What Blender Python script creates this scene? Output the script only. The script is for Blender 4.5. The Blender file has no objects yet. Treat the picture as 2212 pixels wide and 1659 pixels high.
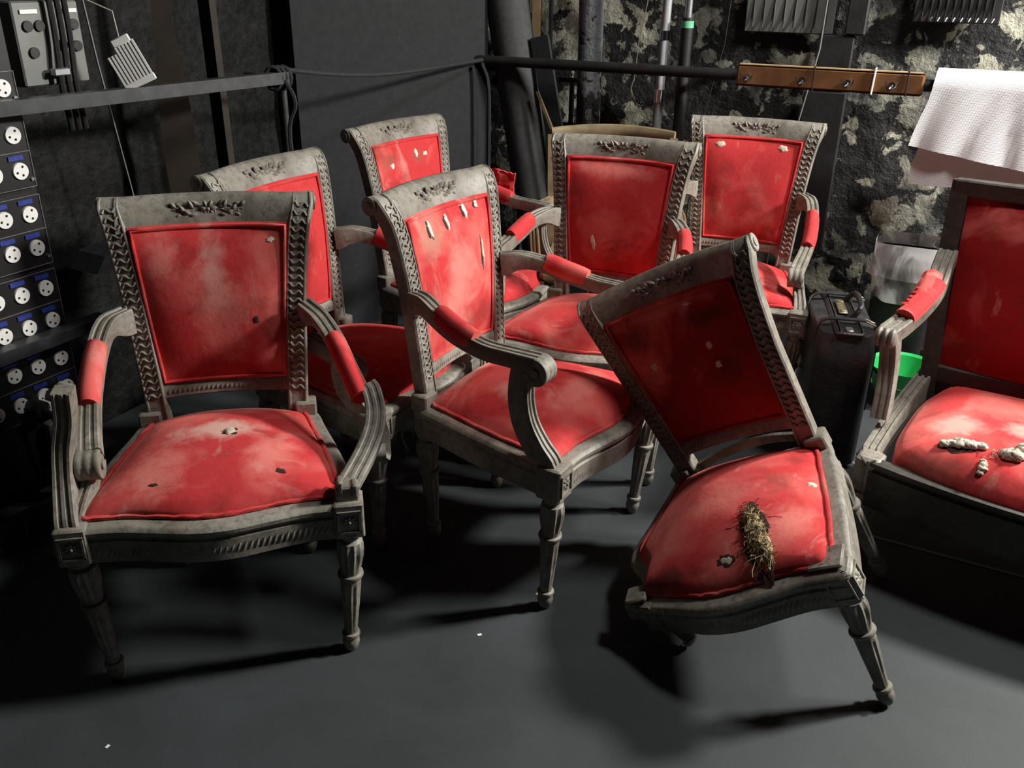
import bpy, math, random
from math import sin, cos, pi, radians
from mathutils import Vector, Matrix, noise
random.seed(7)
S = bpy.context.scene
C = S.collection

# ------------------------------------------------------------------ camera, world, lights, exposure
cam = bpy.data.objects.new('camera', bpy.data.cameras.new('camera'))
cam.data.sensor_width = 36
cam.data.lens = 36 * 1927.06 / 2212
cam.data.clip_start = 0.02
cam.matrix_world = (Matrix.Translation((0, 0, 1.4553)) @ Matrix.Rotation(pi / 2 - 0.43323, 4, 'X')
                    @ Matrix.Rotation(0.01378, 4, 'Z'))
C.objects.link(cam)
S.camera = cam
S.view_settings.view_transform = 'Standard'
S.view_settings.look = 'None'
S.view_settings.gamma = 1
S.view_settings.use_curve_mapping = False
S.view_settings.exposure = 0.42
w = bpy.data.worlds.new('world')
S.world = w
w.use_nodes = True
w.node_tree.nodes['Background'].inputs[0].default_value = (0.55, 0.65, 0.7, 1)
w.node_tree.nodes['Background'].inputs[1].default_value = 0.006


def area(name, loc, target, size, power, col=(1, 1, 1), spread=180):
    l = bpy.data.lights.new(name, 'AREA')
    l.shape = 'DISK'
    l.size = size
    l.energy = power
    l.color = col
    l.spread = radians(spread)
    o = bpy.data.objects.new(name, l)
    o.location = loc
    o.rotation_euler = (Vector(target) - Vector(loc)).to_track_quat('-Z', 'Y').to_euler()
    C.objects.link(o)
    return o


area('wing_lamp', (2.95, 2.3, 2.35), (0.3, 2.1, 0.4), 0.36, 135, (1, 0.96, 0.90))
area('ceiling_lamp', (1.9, 1.95, 3.3), (0.2, 2.2, 0.3), 0.45, 40, (1, 0.97, 0.92))

# ------------------------------------------------------------------ node materials
def mat(name):
    m = bpy.data.materials.new(name)
    m.use_nodes = True
    nt = m.node_tree
    b = nt.nodes['Principled BSDF']
    return m, nt, b


def N(nt, t, **kw):
    n = nt.nodes.new(t)
    for k, v in kw.items():
        if k in n.inputs.keys() if hasattr(n.inputs, 'keys') else False:
            n.inputs[k].default_value = v
        else:
            setattr(n, k, v)
    return n


def coords(nt, scale=(1, 1, 1), seed=0.0, rnd=True):
    tc = nt.nodes.new('ShaderNodeTexCoord')
    mp = nt.nodes.new('ShaderNodeMapping')
    mp.inputs['Scale'].default_value = scale
    mp.inputs['Location'].default_value = (seed * 3.1, seed * 1.7, seed * 2.3)
    nt.links.new(tc.outputs['Object'], mp.inputs[0])
    return mp.outputs[0]


def noise_n(nt, vec, scale, detail=4, rough=.55, dist=0.0):
    n = nt.nodes.new('ShaderNodeTexNoise')
    n.inputs['Scale'].default_value = scale
    n.inputs['Detail'].default_value = detail
    n.inputs['Roughness'].default_value = rough
    n.inputs['Distortion'].default_value = dist
    nt.links.new(vec, n.inputs['Vector'])
    return n.outputs[0]


def ramp(nt, fac, stops):
    r = nt.nodes.new('ShaderNodeValToRGB')
    els = r.color_ramp.elements
    els[0].position, els[0].color = stops[0][0], (*stops[0][1], 1)
    els[1].position, els[1].color = stops[-1][0], (*stops[-1][1], 1)
    for p, c in stops[1:-1]:
        e = els.new(p)
        e.color = (*c, 1)
    nt.links.new(fac, r.inputs[0])
    return r.outputs[0]


def g(v):
    return (v, v, v)


def mix(nt, fac, a, b, mode='MIX'):
    m = nt.nodes.new('ShaderNodeMix')
    m.data_type = 'RGBA'
    m.blend_type = mode
    for idx, v in ((0, fac), (6, a), (7, b)):
        if isinstance(v, (int, float)):
            m.inputs[idx].default_value = v
        elif isinstance(v, tuple):
            m.inputs[idx].default_value = (*v, 1)
        else:
            nt.links.new(v, m.inputs[idx])
    return m.outputs[2]


def bump(nt, b, h, strength=.3, dist=.01):
    n = nt.nodes.new('ShaderNodeBump')
    n.inputs['Strength'].default_value = strength
    n.inputs['Distance'].default_value = dist
    nt.links.new(h, n.inputs['Height'])
    nt.links.new(n.outputs[0], b.inputs['Normal'])


def simple(name, col, rough=.6, metal=0.0, var=.25, scale=20, bmp=.0, spec=.5, sheen=0):
    m, nt, b = mat(name)
    v = coords(nt)
    n = noise_n(nt, v, scale, 4)
    a = tuple(max(0, c * (1 - var)) for c in col)
    d = tuple(min(1, c * (1 + var)) for c in col)
    nt.links.new(ramp(nt, n, [(.3, a), (.7, d)]), b.inputs['Base Color'])
    b.inputs['Roughness'].default_value = rough
    b.inputs['Metallic'].default_value = metal
    b.inputs['Specular IOR Level'].default_value = spec
    b.inputs['Sheen Weight'].default_value = sheen
    if bmp:
        bump(nt, b, noise_n(nt, v, scale * 4, 5), bmp, .004)
    return m


def _fade(nt, v, st):
    m = nt.nodes.new('ShaderNodeMapRange')
    m.interpolation_type = 'SMOOTHSTEP'
    nt.links.new(v, m.inputs[0])
    m.inputs['From Min'].default_value = 1.15
    m.inputs['From Max'].default_value = 2.15
    m.inputs['To Min'].default_value = st
    m.inputs['To Max'].default_value = 0
    return m.outputs[0]


PALE = (.74, .50, .43)
PINK = (.80, .26, .22)
SOIL_SHADE = (.13, .028, .022)  # real soiling, also shade painted on chair A's panel and chair F's seat edge


def velvet(name, seed, wear=.5, dirt=.5, base=(.60, .047, .051), spots=()):
    m, nt, b = mat(name)
    v = coords(nt, (1, 1, 1), seed)
    big = noise_n(nt, v, 5.5, 3, .5, .6)
    fine = noise_n(nt, v, 60, 5, .65)
    st = noise_n(nt, v, 9, 6, .65, .3)
    c = mix(nt, ramp(nt, fine, [(.3, g(0)), (.7, g(1))]), tuple(x * .86 for x in base), base)
    wf = ramp(nt, big, [(.56 - wear * .14, g(0)), (.80 - wear * .10, g(.85))])
    c = mix(nt, wf, c, (.78, .20, .17))
    chalk = ramp(nt, noise_n(nt, coords(nt, (1.5, 1.2, .4), seed + 4), 7, 6, .6, .8), [(.62 - wear * .05, g(0)), (.74, g(.7))])
    c = mix(nt, chalk, c, (.66, .36, .31))
    df = ramp(nt, st, [(.56 - dirt * .1, g(0)), (.78 - dirt * .08, g(.8))])
    c = mix(nt, df, c, (.17, .028, .022))
    tc = nt.nodes.new('ShaderNodeTexCoord')
    warp = noise_n(nt, coords(nt, (1, 1, 1), seed + 2), 16, 6, .65, .6)
    for cen, rad, col, st_ in spots:      # wear and soiling, plus painted shade and light, each with its own shape
        mp = nt.nodes.new('ShaderNodeMapping')
        mp.vector_type = 'TEXTURE'
        mp.inputs['Location'].default_value = cen
        mp.inputs['Scale'].default_value = rad
        nt.links.new(tc.outputs['Object'], mp.inputs[0])
        ln = nt.nodes.new('ShaderNodeVectorMath')
        ln.operation = 'LENGTH'
        nt.links.new(mp.outputs[0], ln.inputs[0])
        ad = nt.nodes.new('ShaderNodeMath')
        ad.operation = 'MULTIPLY_ADD'
        nt.links.new(warp, ad.inputs[0])
        ad.inputs[1].default_value = 2.0
        nt.links.new(ln.outputs['Value'], ad.inputs[2])
        c = mix(nt, _fade(nt, ad.outputs[0], st_), c, col)
    nt.links.new(c, b.inputs['Base Color'])
    b.inputs['Roughness'].default_value = .9
    b.inputs['Specular IOR Level'].default_value = .15
    b.inputs['Sheen Weight'].default_value = .4
    b.inputs['Sheen Roughness'].default_value = .4
    b.inputs['Sheen Tint'].default_value = (1, .35, .3, 1)
    bump(nt, b, mix(nt, .5, fine, st), .35, .004)
    return m


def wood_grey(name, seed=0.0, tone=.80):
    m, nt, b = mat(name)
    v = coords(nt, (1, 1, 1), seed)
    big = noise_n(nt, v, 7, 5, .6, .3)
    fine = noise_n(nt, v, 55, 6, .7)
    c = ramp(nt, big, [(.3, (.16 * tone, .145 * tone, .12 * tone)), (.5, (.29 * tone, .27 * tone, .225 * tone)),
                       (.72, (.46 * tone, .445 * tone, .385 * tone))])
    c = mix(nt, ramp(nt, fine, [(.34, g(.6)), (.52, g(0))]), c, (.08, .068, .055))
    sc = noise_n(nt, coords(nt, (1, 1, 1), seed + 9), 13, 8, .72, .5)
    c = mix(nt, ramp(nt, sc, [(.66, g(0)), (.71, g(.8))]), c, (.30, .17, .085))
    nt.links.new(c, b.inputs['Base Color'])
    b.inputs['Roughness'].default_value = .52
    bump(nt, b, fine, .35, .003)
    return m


M = {}
M['wood'] = wood_grey('grey_painted_wood')
M['wood_shaded'] = wood_grey('shaded_grey_wood', 5, .13)  # grey wood toned down, shade painted into the right armchair's frame
M['floor'] = None
M['straw'] = simple('horsehair', (.27, .21, .11), .9, 0, .5, 60)
M['stuff'] = simple('cream_stuffing', (.62, .54, .42), .95, 0, .2, 90, .5)
M['white_stuff'] = simple('white_wadding', (.75, .70, .58), .95, 0, .15, 90, .5)
M['hole'] = simple('dark_tear', (.05, .018, .016), .95)
M['black'] = simple('black_paint', (.014, .014, .014), .55, 0, .4, 15, .2)
M['flat_black'] = simple('black_flat_canvas', (.017, .0195, .021), .85, 0, .2, 40, .2)
M['rail'] = simple('dark_steel_rail', (.05, .054, .058), .45, .3, .3, 25)
M['steel'] = simple('galvanised_steel', (.42, .43, .44), .35, .8, .25, 12)
M['white_plastic'] = simple('white_plastic', (.90, .90, .87), .4, 0, .05)
M['pin'] = simple('socket_hole', (.01, .01, .01), .8)
M['blue'] = simple('blue_label', (.02, .04, .28), .5, 0, .3, 80)
M['edge'] = simple('panel_edge', (.16, .16, .16), .5, .2)
M['panel'] = simple('socket_panel_black', (.008, .008, .009), .45)
M['wood_tan'] = simple('varnished_wood', (.16, .075, .032), .35, 0, .35, 9)
M['pine'] = simple('pale_pine', (.66, .48, .25), .55, 0, .2, 9)
M['olive'] = simple('olive_wood', (.22, .17, .095), .55, 0, .35, 14)
M['olive_cloth'] = simple('tan_cloth', (.20, .15, .07), .85, 0, .3, 30)
M['chrome'] = simple('chrome', (.75, .75, .75), .15, 1, .05)
M['leather'] = simple('black_leather', (.028, .03, .032), .36, 0, .4, 30, .5)
M['brass'] = simple('aged_brass', (.25, .22, .14), .4, .6, .3, 40)
M['green'] = simple('green_plastic', (.02, .42, .10), .4, 0, .05)
M['paper'] = simple('pale_green_paper', (.62, .66, .42), .7, 0, .12, 20)
M['brown'] = simple('dark_brown_timber', (.020, .014, .009), .7, 0, .3, 10)
M['string'] = simple('pale_string', (.55, .53, .42), .9)
M['grey_metal'] = simple('grey_enamel', (.17, .18, .17), .5, .2, .15, 10)
M['green_tape'] = simple('green_tape', (.15, .5, .3), .5)


def towel_mat():
    m, nt, b = mat('white_waffle_towel')
    tc = nt.nodes.new('ShaderNodeTexCoord')
    wv = []
    for ax in ('X', 'Z'):
        x = nt.nodes.new('ShaderNodeTexWave')
        x.bands_direction = ax
        x.inputs['Scale'].default_value = 90
        nt.links.new(tc.outputs['Object'], x.inputs[0])
        wv.append(x.outputs[1])
    h = mix(nt, .5, wv[0], wv[1])
    nt.links.new(mix(nt, h, (.80, .80, .82), (.9, .9, .91)), b.inputs['Base Color'])
    b.inputs['Roughness'].default_value = .95
    bump(nt, b, h, .35, .004)
    return m


def film_mat():
    m, nt, b = mat('clear_bin_liner')
    b.inputs['Base Color'].default_value = (.95, .97, 1, 1)
    b.inputs['Roughness'].default_value = .22
    b.inputs['Alpha'].default_value = .42
    v = coords(nt, (1, 1, .6))
    nt.links.new(ramp(nt, noise_n(nt, v, 11, 3, .5, .6), [(.38, g(.08)), (.5, g(.30)), (.60, g(.95))]), b.inputs['Alpha'])
    return m


def floor_mat():
    m, nt, b = mat('dark_dance_vinyl')
    v = coords(nt)
    a = noise_n(nt, v, 2.2, 5, .6, .4)
    f = noise_n(nt, v, 90, 5, .7)
    c = ramp(nt, a, [(.3, (.033, .039, .041)), (.7, (.054, .063, .067))])
    sc = noise_n(nt, coords(nt, (3, 26, 1), 2), 3, 6, .7, .5)
    c = mix(nt, ramp(nt, sc, [(.68, g(0)), (.76, g(.35))]), c, (.12, .13, .13))
    c = mix(nt, ramp(nt, f, [(.72, g(0)), (.78, g(.5))]), c, (.14, .15, .15))
    nt.links.new(c, b.inputs['Base Color'])
    b.inputs['Roughness'].default_value = .62
    b.inputs['Specular IOR Level'].default_value = .35
    bump(nt, b, f, .15, .002)
    return m


def wall_mat(name, amount, scale=7.0, patch=((.10, .105, .09), (.34, .335, .27))):
    m, nt, b = mat(name)
    v = coords(nt)
    a = noise_n(nt, v, scale, 7, .62, .35)
    big = noise_n(nt, v, 1.7, 3, .5)
    s = nt.nodes.new('ShaderNodeMath')
    s.operation = 'MULTIPLY_ADD'
    nt.links.new(big, s.inputs[0])
    s.inputs[1].default_value = .55
    nt.links.new(a, s.inputs[2])
    fac = ramp(nt, s.outputs[0], [(.83 - amount, g(0)), (.86 - amount, g(1))])
    pc = ramp(nt, noise_n(nt, v, 4.2, 5, .6), [(.38, patch[0]), (.62, patch[1])])
    bk = ramp(nt, noise_n(nt, v, 30, 4, .6), [(.4, (.003, .0035, .0035)), (.75, (.016, .017, .017))])
    nt.links.new(mix(nt, fac, bk, pc), b.inputs['Base Color'])
    b.inputs['Roughness'].default_value = .6
    b.inputs['Specular IOR Level'].default_value = .2 if amount < 0 else .5
    bump(nt, b, mix(nt, .4, noise_n(nt, v, 22, 6, .7), s.outputs[0]), .4 if amount < 0 else .9, .03)
    return m


M['floor'] = floor_mat()
M['towel'] = towel_mat()
M['film'] = film_mat()
M['wall_back'] = wall_mat('flaking_black_masonry', .06, 9.5, ((.07, .075, .07), (.52, .51, .40)))
M['wall_left'] = wall_mat('black_painted_brick', -.12, 5, ((.007, .008, .007), (.016, .017, .016)))
M['column'] = wall_mat('scuffed_column_paint', .10, 14, ((.08, .085, .095), (.2, .21, .22)))


# ------------------------------------------------------------------ mesh helpers
class MB:
    def __init__(s):
        s.v = []
        s.f = []

    def add(s, vs, fs):
        o = len(s.v)
        s.v += [tuple(p) for p in vs]
        s.f += [tuple(i + o for i in f) for f in fs]
        return s

    def box(s, c, d, rot=None, bev=0.0):
        x, y, z = d[0] / 2, d[1] / 2, d[2] / 2
        if bev:
            b = min(bev, x * .9, y * .9, z * .9)
            vs, fs = [], []
            # chamfered box: three loops
            def loop(zz, i):
                return [(-x + i, -y + i + b, zz), (-x + i + b, -y + i, zz), (x - i - b, -y + i, zz), (x - i, -y + i + b, zz),
                        (x - i, y - i - b, zz), (x - i - b, y - i, zz), (-x + i + b, y - i, zz), (-x + i, y - i - b, zz)]
            L = [loop(-z, b), loop(-z + b, 0), loop(z - b, 0), loop(z, b)]
            L[0] = [(p[0], p[1], -z) for p in L[0]]
            for l in L:
                vs += l
            for k in range(3):
                for i in range(8):
                    j = (i + 1) % 8
                    fs.append((k * 8 + i, k * 8 + j, k * 8 + 8 + j, k * 8 + 8 + i))
            fs.append(tuple(range(7, -1, -1)))
            fs.append(tuple(range(24, 32)))
        else:
            vs = [(a, b2, c2) for c2 in (-z, z) for b2 in (-y, y) for a in (-x, x)]
            fs = [(0, 2, 3, 1), (4, 5, 7, 6), (0, 1, 5, 4), (2, 6, 7, 3), (0, 4, 6, 2), (1, 3, 7, 5)]
        R = rot if rot is not None else Matrix.Identity(3)
        c = Vector(c)
        return s.add([c + R @ Vector(p) for p in vs], fs)

    def sweep(s, pts, sec, side, scale=None, cap=True, closed=False):
        """sweep section sec [(a,b)] along pts; a along side hint, b along t x side"""
        pts = [Vector(p) for p in pts]
        n = len(pts)
        k = len(sec)
        vs = []
        for i, p in enumerate(pts):
            if closed:
                t = pts[(i + 1) % n] - pts[i - 1]
            else:
                t = pts[min(i + 1, n - 1)] - pts[max(i - 1, 0)]
            t.normalize()
            sd = Vector(side(i) if callable(side) else side)
            sd = sd - t * sd.dot(t)
            sd.normalize()
            u = t.cross(sd)
            sx, sy = scale(i / max(1, n - 1)) if scale else (1, 1)
            vs += [p + sd * (a * sx) + u * (b * sy) for a, b in sec]
        fs = []
        m = n if closed else n - 1
        for i in range(m):
            for j in range(k):
                a, b = i * k + j, i * k + (j + 1) % k
                c, d = ((i + 1) % n) * k + (j + 1) % k, ((i + 1) % n) * k + j
                fs.append((a, b, c, d))
        if cap and not closed:
            fs.append(tuple(range(k - 1, -1, -1)))
            fs.append(tuple((n - 1) * k + j for j in range(k)))
        return s.add(vs, fs)

    def tube(s, pts, r, n=8, closed=False, side=(.13, .21, .97)):
        sec = [(r * cos(2 * pi * i / n), r * sin(2 * pi * i / n)) for i in range(n)]
        pts = [Vector(p) for p in pts]
        d = (pts[-1] - pts[0]) if not closed else (pts[1] - pts[0])
        h = Vector(side)
        if d.length > 0 and abs(d.normalized().dot(h.normalized())) > .9:
            h = Vector((1, .1, .05))
        return s.sweep(pts, sec, h, closed=closed)

    def cyl(s, a, b, r, n=20, r2=None):
        a, b = Vector(a), Vector(b)
        r2 = r if r2 is None else r2
        sec = [(cos(2 * pi * i / n), sin(2 * pi * i / n)) for i in range(n)]
        d = (b - a).normalized()
        h = Vector((0, 0, 1)) if abs(d.z) < .9 else Vector((1, 0, 0))
        return s.sweep([a, b], sec, h, scale=lambda t: (r + (r2 - r) * t,) * 2)

    def lathe(s, prof, p0, p1, n=32, flute=None):
        """prof [(r, t)] t along p0->p1 (0..1); flute(t)->(count, depth)"""
        p0, p1 = Vector(p0), Vector(p1)
        ax = (p1 - p0).normalized()
        x = Vector((1, 0, 0)) - ax * ax.x
        x.normalize()
        y = ax.cross(x)
        vs, fs = [], []
        for r, t in prof:
            c = p0.lerp(p1, t)
            fc, fd = flute(t) if flute else (0, 0)
            for i in range(n):
                th = 2 * pi * i / n
                rr = r * (1 - fd * (.5 + .5 * cos(fc * th)) ** 1.0) if fd else r
                vs.append(c + x * (rr * cos(th)) + y * (rr * sin(th)))
        for i in range(len(prof) - 1):
            for j in range(n):
                fs.append((i * n + j, i * n + (j + 1) % n, (i + 1) * n + (j + 1) % n, (i + 1) * n + j))
        fs.append(tuple(range(n - 1, -1, -1)))
        fs.append(tuple((len(prof) - 1) * n + j for j in range(n)))
        return s.add(vs, fs)

    def grid(s, f, nu, nv):
        vs = [f(i / (nu - 1), j / (nv - 1)) for j in range(nv) for i in range(nu)]
        fs = [(j * nu + i, j * nu + i + 1, (j + 1) * nu + i + 1, (j + 1) * nu + i) for j in range(nv - 1) for i in range(nu - 1)]
        return s.add(vs, fs)

    def slab(s, f, nu, nv, off):
        """closed sheet: f front surface, off(u,v)-> vector to the back surface"""
        F = [Vector(f(i / (nu - 1), j / (nv - 1))) for j in range(nv) for i in range(nu)]
        B = [F[j * nu + i] + Vector(off(i / (nu - 1), j / (nv - 1))) for j in range(nv) for i in range(nu)]
        n = len(F)
        fs = []
        for j in range(nv - 1):
            for i in range(nu - 1):
                a = (j * nu + i, j * nu + i + 1, (j + 1) * nu + i + 1, (j + 1) * nu + i)
                fs.append(a)
                fs.append(tuple(q + n for q in reversed(a)))
        rim = [i for i in range(nu)] + [j * nu + nu - 1 for j in range(1, nv)] + [(nv - 1) * nu + i for i in range(nu - 2, -1, -1)] + [j * nu for j in range(nv - 2, 0, -1)]
        for a, b in zip(rim, rim[1:] + rim[:1]):
            fs.append((b, a, a + n, b + n))
        return s.add(F + B, fs)

    def ball(s, c, r, sc=(1, 1, 1), n=10, jit=0, seed=0):
        vs, fs = [], []
        m = n // 2 + 1
        for j in range(m + 1):
            ph = pi * j / m
            for i in range(n):
                th = 2 * pi * i / n
                d = Vector((sin(ph) * cos(th), sin(ph) * sin(th), cos(ph)))
                k = 1 + jit * noise.noise(d * 2.3 + Vector((seed, seed * .7, 0)))
                vs.append((c[0] + d.x * r * sc[0] * k, c[1] + d.y * r * sc[1] * k, c[2] + d.z * r * sc[2] * k))
        for j in range(m):
            for i in range(n):
                fs.append((j * n + i, (j + 1) * n + i, (j + 1) * n + (i + 1) % n, j * n + (i + 1) % n))
        return s.add(vs, fs)

    def mirrored(s):
        o = MB()
        o.v = [(-x, y, z) for x, y, z in s.v]
        o.f = [tuple(reversed(f)) for f in s.f]
        return o

    def mesh(s, name, m, smooth=35):
        me = bpy.data.meshes.new(name)
        me.from_pydata(s.v, [], s.f)
        me.validate()
        me.materials.append(m)
        me.polygons.foreach_set('use_smooth', [True] * len(me.polygons))
        me.set_sharp_from_angle(angle=radians(smooth))
        me.update()
        return me

    def build(s, name, m, parent=None, loc=None, rz=0, smooth=35):
        if parent is None and loc is None:      # origin at the base centre
            xs = [p[0] for p in s.v]
            ys = [p[1] for p in s.v]
            zs = [p[2] for p in s.v]
            c = ((min(xs) + max(xs)) / 2, (min(ys) + max(ys)) / 2, min(zs))
            s.v = [(p[0] - c[0], p[1] - c[1], p[2] - c[2]) for p in s.v]
            loc = c
        o = bpy.data.objects.new(name, s.mesh(name, m, smooth))
        C.objects.link(o)
        if parent is not None:
            o.parent = parent
        if loc is not None:
            o.location = loc
        o.rotation_euler = (0, 0, rz)
        return o


def tag(o, label=None, cat=None, group=None, kind=None):
    if label: o['label'] = label
    if cat: o['category'] = cat
    if group: o['group'] = group
    if kind: o['kind'] = kind
    return o


def thing(name, label, cat, loc=(0, 0, 0), rz=0, group=None):
    o = bpy.data.objects.new(name, None)
    o.empty_display_size = .1
    C.objects.link(o)
    o.location = loc
    o.rotation_euler = (0, 0, rz)
    return tag(o, label, cat, group)


def spline(pts, n):
    """Catmull-Rom through pts (any dimension) resampled to n points"""
    P = [Vector(p) for p in pts]
    P = [P[0] * 2 - P[1]] + P + [P[-1] * 2 - P[-2]]
    out = []
    m = len(P) - 3
    for k in range(n):
        t = k / (n - 1) * m
        i = min(int(t), m - 1)
        t -= i
        a, b, c, d = P[i:i + 4]
        out.append(.5 * ((2 * b) + (c - a) * t + (2 * a - 5 * b + 4 * c - d) * t * t + (3 * b - a - 3 * c + d) * t ** 3))
    return out


def interp(x, tab):
    if x <= tab[0][0]: return tab[0][1]
    for (a, va), (b, vb) in zip(tab, tab[1:]):
        if x <= b:
            return va + (vb - va) * (x - a) / (b - a)
    return tab[-1][1]


# ------------------------------------------------------------------ room frames
RR = math.atan2(-.425, .905)
RL = math.atan2(.891, .454)


def Rp(s, off, z):      # right-hand back wall: s along it, off in front of it
    return Vector((-.08 + .905 * s - .425 * off, 4.21 - .425 * s - .905 * off, z))


def Lp(s, off, z):      # left side: plane of the socket rack
    return Vector((-1.34 + .454 * s + .891 * off, 2.29 + .891 * s - .454 * off, z))


# ------------------------------------------------------------------ room shell
def struct(name, mb, m, **kw):
    return tag(mb.build(name, m, **kw), kind='structure')


struct('floor', MB().box((0, 2.2, -.02), (9, 9, .04)), M['floor'])


def wallgrid(s0, s1, z0, z1, nu, nv, amp, sc, seed):
    mb = MB()

    def f(u, v):
        s, z = s0 + (s1 - s0) * u, z0 + (z1 - z0) * v
        return (s, -amp * noise.fractal(Vector((s * sc, z * sc, seed)), .7, 2.1, 4), z)
    mb.slab(f, nu, nv, lambda u, v: (0, .12, 0))
    return mb


struct('wall_back', wallgrid(-1.6, 4.2, 0, 3.0, 150, 90, .022, 4.5, 3), M['wall_back'], loc=tuple(Rp(0, -.15, 0)), rz=RR, smooth=80)
lw = wallgrid(-3.2, 2.6, 0, 3.0, 120, 70, .012, 5, 8)
struct('wall_left', lw, M['wall_left'], loc=tuple(Lp(0, -.30, 0)), rz=RL, smooth=80)


# ------------------------------------------------------------------ THE ARMCHAIRS
def y_front(z):      # front surface of the back posts
    return interp(z, [(.0, .012), (.43, .003), (.523, .012), (.73, .030), (.86, .050), (.906, .061), (.93, .071), (.95, .083)])


def x_out(z):
    return interp(z, [(.40, .190), (.523, .198), (.73, .211), (.85, .224), (.906, .233), (.95, .244)])


def bow(x):
    return .030 * (1 - (x / .2) ** 2) if abs(x) < .2 else 0.0


SEC = [(-.5, -1), (.5, -1), (.5, -.1), (.44, 0), (.30, 0), (.25, -.09), (.12, -.09), (.08, -.02), (-.08, -.02), (-.12, -.09), (-.25, -.09),
       (-.30, 0), (-.44, 0), (-.5, -.1)]
SEC_POST = [(-.5, -1), (.5, -1), (.5, -.12), (.42, 0), (.36, 0), (.33, -.08), (-.33, -.08), (-.36, 0), (-.42, 0), (-.5, -.12)]
# the rolled top of posts and crest rail (front surface)
ROLL = [(.083, .950), (.095, .962), (.111, .968), (.128, .964), (.139, .952), (.142, .938), (.136, .925), (.124, .918)]


def leaf(mb, o, dx, dn, ln, wd, hgt):
    """small carved leaf lying on a surface: o base, dx direction, dn normal"""
    o, dx, dn = Vector(o), Vector(dx).normalized(), Vector(dn).normalized()
    dy = dn.cross(dx)

    def f(u, v):
        w_ = wd * sin(pi * min(1, u * .94 + .05)) ** .8
        a = (v - .5) * 2
        return o + dx * (ln * u) + dy * (w_ * a * .5) + dn * (hgt * (1 - a * a) * sin(pi * min(.97, u * .9 + .08)) - .0006)
    mb.grid(f, 7, 5)


def back_post(sgn):
    zs = [.40, .43, .47, .52, .58, .65, .72, .78, .83, .87, .906, .93]
    pts = [(x_out(z) - .025, y_front(z), z) for z in zs] + [(x_out(.95) - .025, a, b) for a, b in ROLL]
    n = len(pts)
    mb = MB()

    def sc(t):
        i = t * (n - 1)
        if i < 11: return (-.05, -.038)
        return (-.05, -(.038 - .024 * (i - 11) / (n - 12)))
    mb.sweep(pts, SEC_POST, (1, 0, 0), scale=sc)
    # make section face forward
    cx = x_out(.95) - .025
    mb.cyl((cx - .026, .120, .944), (cx + .027, .120, .944), .0225, 24)
    mb.cyl((cx + .026, .120, .944), (cx + .031, .120, .944), .013, 20, .010)
    mb.cyl((cx + .026, .120, .944), (cx + .0285, .120, .944), .0205, 24)
    # plinth block where the post meets the seat
    mb.box((.187, .018, .435), (.052, .050, .05), bev=.004)
    # guilloche carving: a run of S scrolls
    z = .500
    while z < .945:
        pp = []
        for k in range(9):
            t = -1 + 2 * k / 8
            zz = z + .0052 * sin(pi * t * 1.15) - .004 * t
            pp.append((x_out(zz) - .025 + .0155 * t, y_front(zz) + .0013, zz))
        mb.tube(pp, .0031, 6, side=(0, 1, 0))
        z += .0185
    return mb if sgn > 0 else mb.mirrored()


def extrude_x(mb, prof, xs, bowf=bow):
    k = len(prof)
    vs = [(x, y + bowf(x), z) for x in xs for y, z in prof]
    fs = []
    for i in range(len(xs) - 1):
        for j in range(k):
            fs.append((i * k + j, i * k + (j + 1) % k, (i + 1) * k + (j + 1) % k, (i + 1) * k + j))
    fs.append(tuple(range(k)))
    fs.append(tuple((len(xs) - 1) * k + j for j in range(k - 1, -1, -1)))
    mb.add(vs, fs)


def backrest_frame():
    mb = MB()
    for s_ in (-1, 1):
        p = back_post(s_)
        mb.add(p.v, p.f)
    xs = [-.205 + .41 * i / 24 for i in range(25)]
    front = [(y_front(z), z) for z in (.893, .906, .92, .935)] + ROLL
    back = [(.116, .922), (.112, .935), (.102, .930), (.098, .915), (.094, .893)]
    extrude_x(mb, front + back, xs)
    xs = [-.165 + .33 * i / 16 for i in range(17)]
    extrude_x(mb, [(.008, .487), (.002, .492), (.004, .517), (.010, .525), (.036, .525), (.036, .487)], xs)
    for i in range(26):       # carved border on the lower rail
        x = -.14 + .28 * i / 25
        leaf(mb, (x, .003 + bow(x), .498), (.4, 0, 1), (0, -1, .1), .016, .008, .003)
    # carved spray on the crest rail
    def surf(x, s_):
        z = .905 + s_
        yy = interp(z, [(.905, .061), (.93, .071), (.95, .083), (.962, .095)])
        return Vector((x, yy + bow(x), z)), Vector((0, -.85, .5))
    rnd = random.Random(3)
    for k in range(7):
        a = k * 2 * pi / 7 + .2
        p, nn = surf(0, .030)
        leaf(mb, p, (cos(a), 0, sin(a)), nn, .023, .015, .006)
    p, nn = surf(0, .030)
    mb.ball(p, .006, (1, 1, 1), 8)
    for sg in (-1, 1):
        for i in range(13):
            x = sg * (.014 + .0048 * i)
            p, nn = surf(x, .029 + .010 * sin(i * 2.3))
            a = ((i * 1.9) % 2.6) - 1.3
            leaf(mb, p, (sg * cos(a), 0, sin(a)), nn, .027 - .0007 * i, .0125, .0052)
        pp = [surf(sg * (.01 + .010 * i), .027 + .004 * sin(i * 1.2))[0] for i in range(8)]
        mb.tube(pp, .0022, 5, side=(0, 1, 0))
    return mb


def panel_pt(u, v, lift=0.0):
    """u,v in -1..1 on the upholstered back panel"""
    vv = (v + 1) / 2
    hw = .1475 + (.181 - .1475) * vv
    x = u * hw
    z = .523 + (.906 - .523) * vv
    b = .030 * (1 - abs(u) ** 3.0) * (1 - abs(v) ** 3.2)
    return Vector((x, y_front(z) + bow(x) - .002 - b - lift, z))


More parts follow.
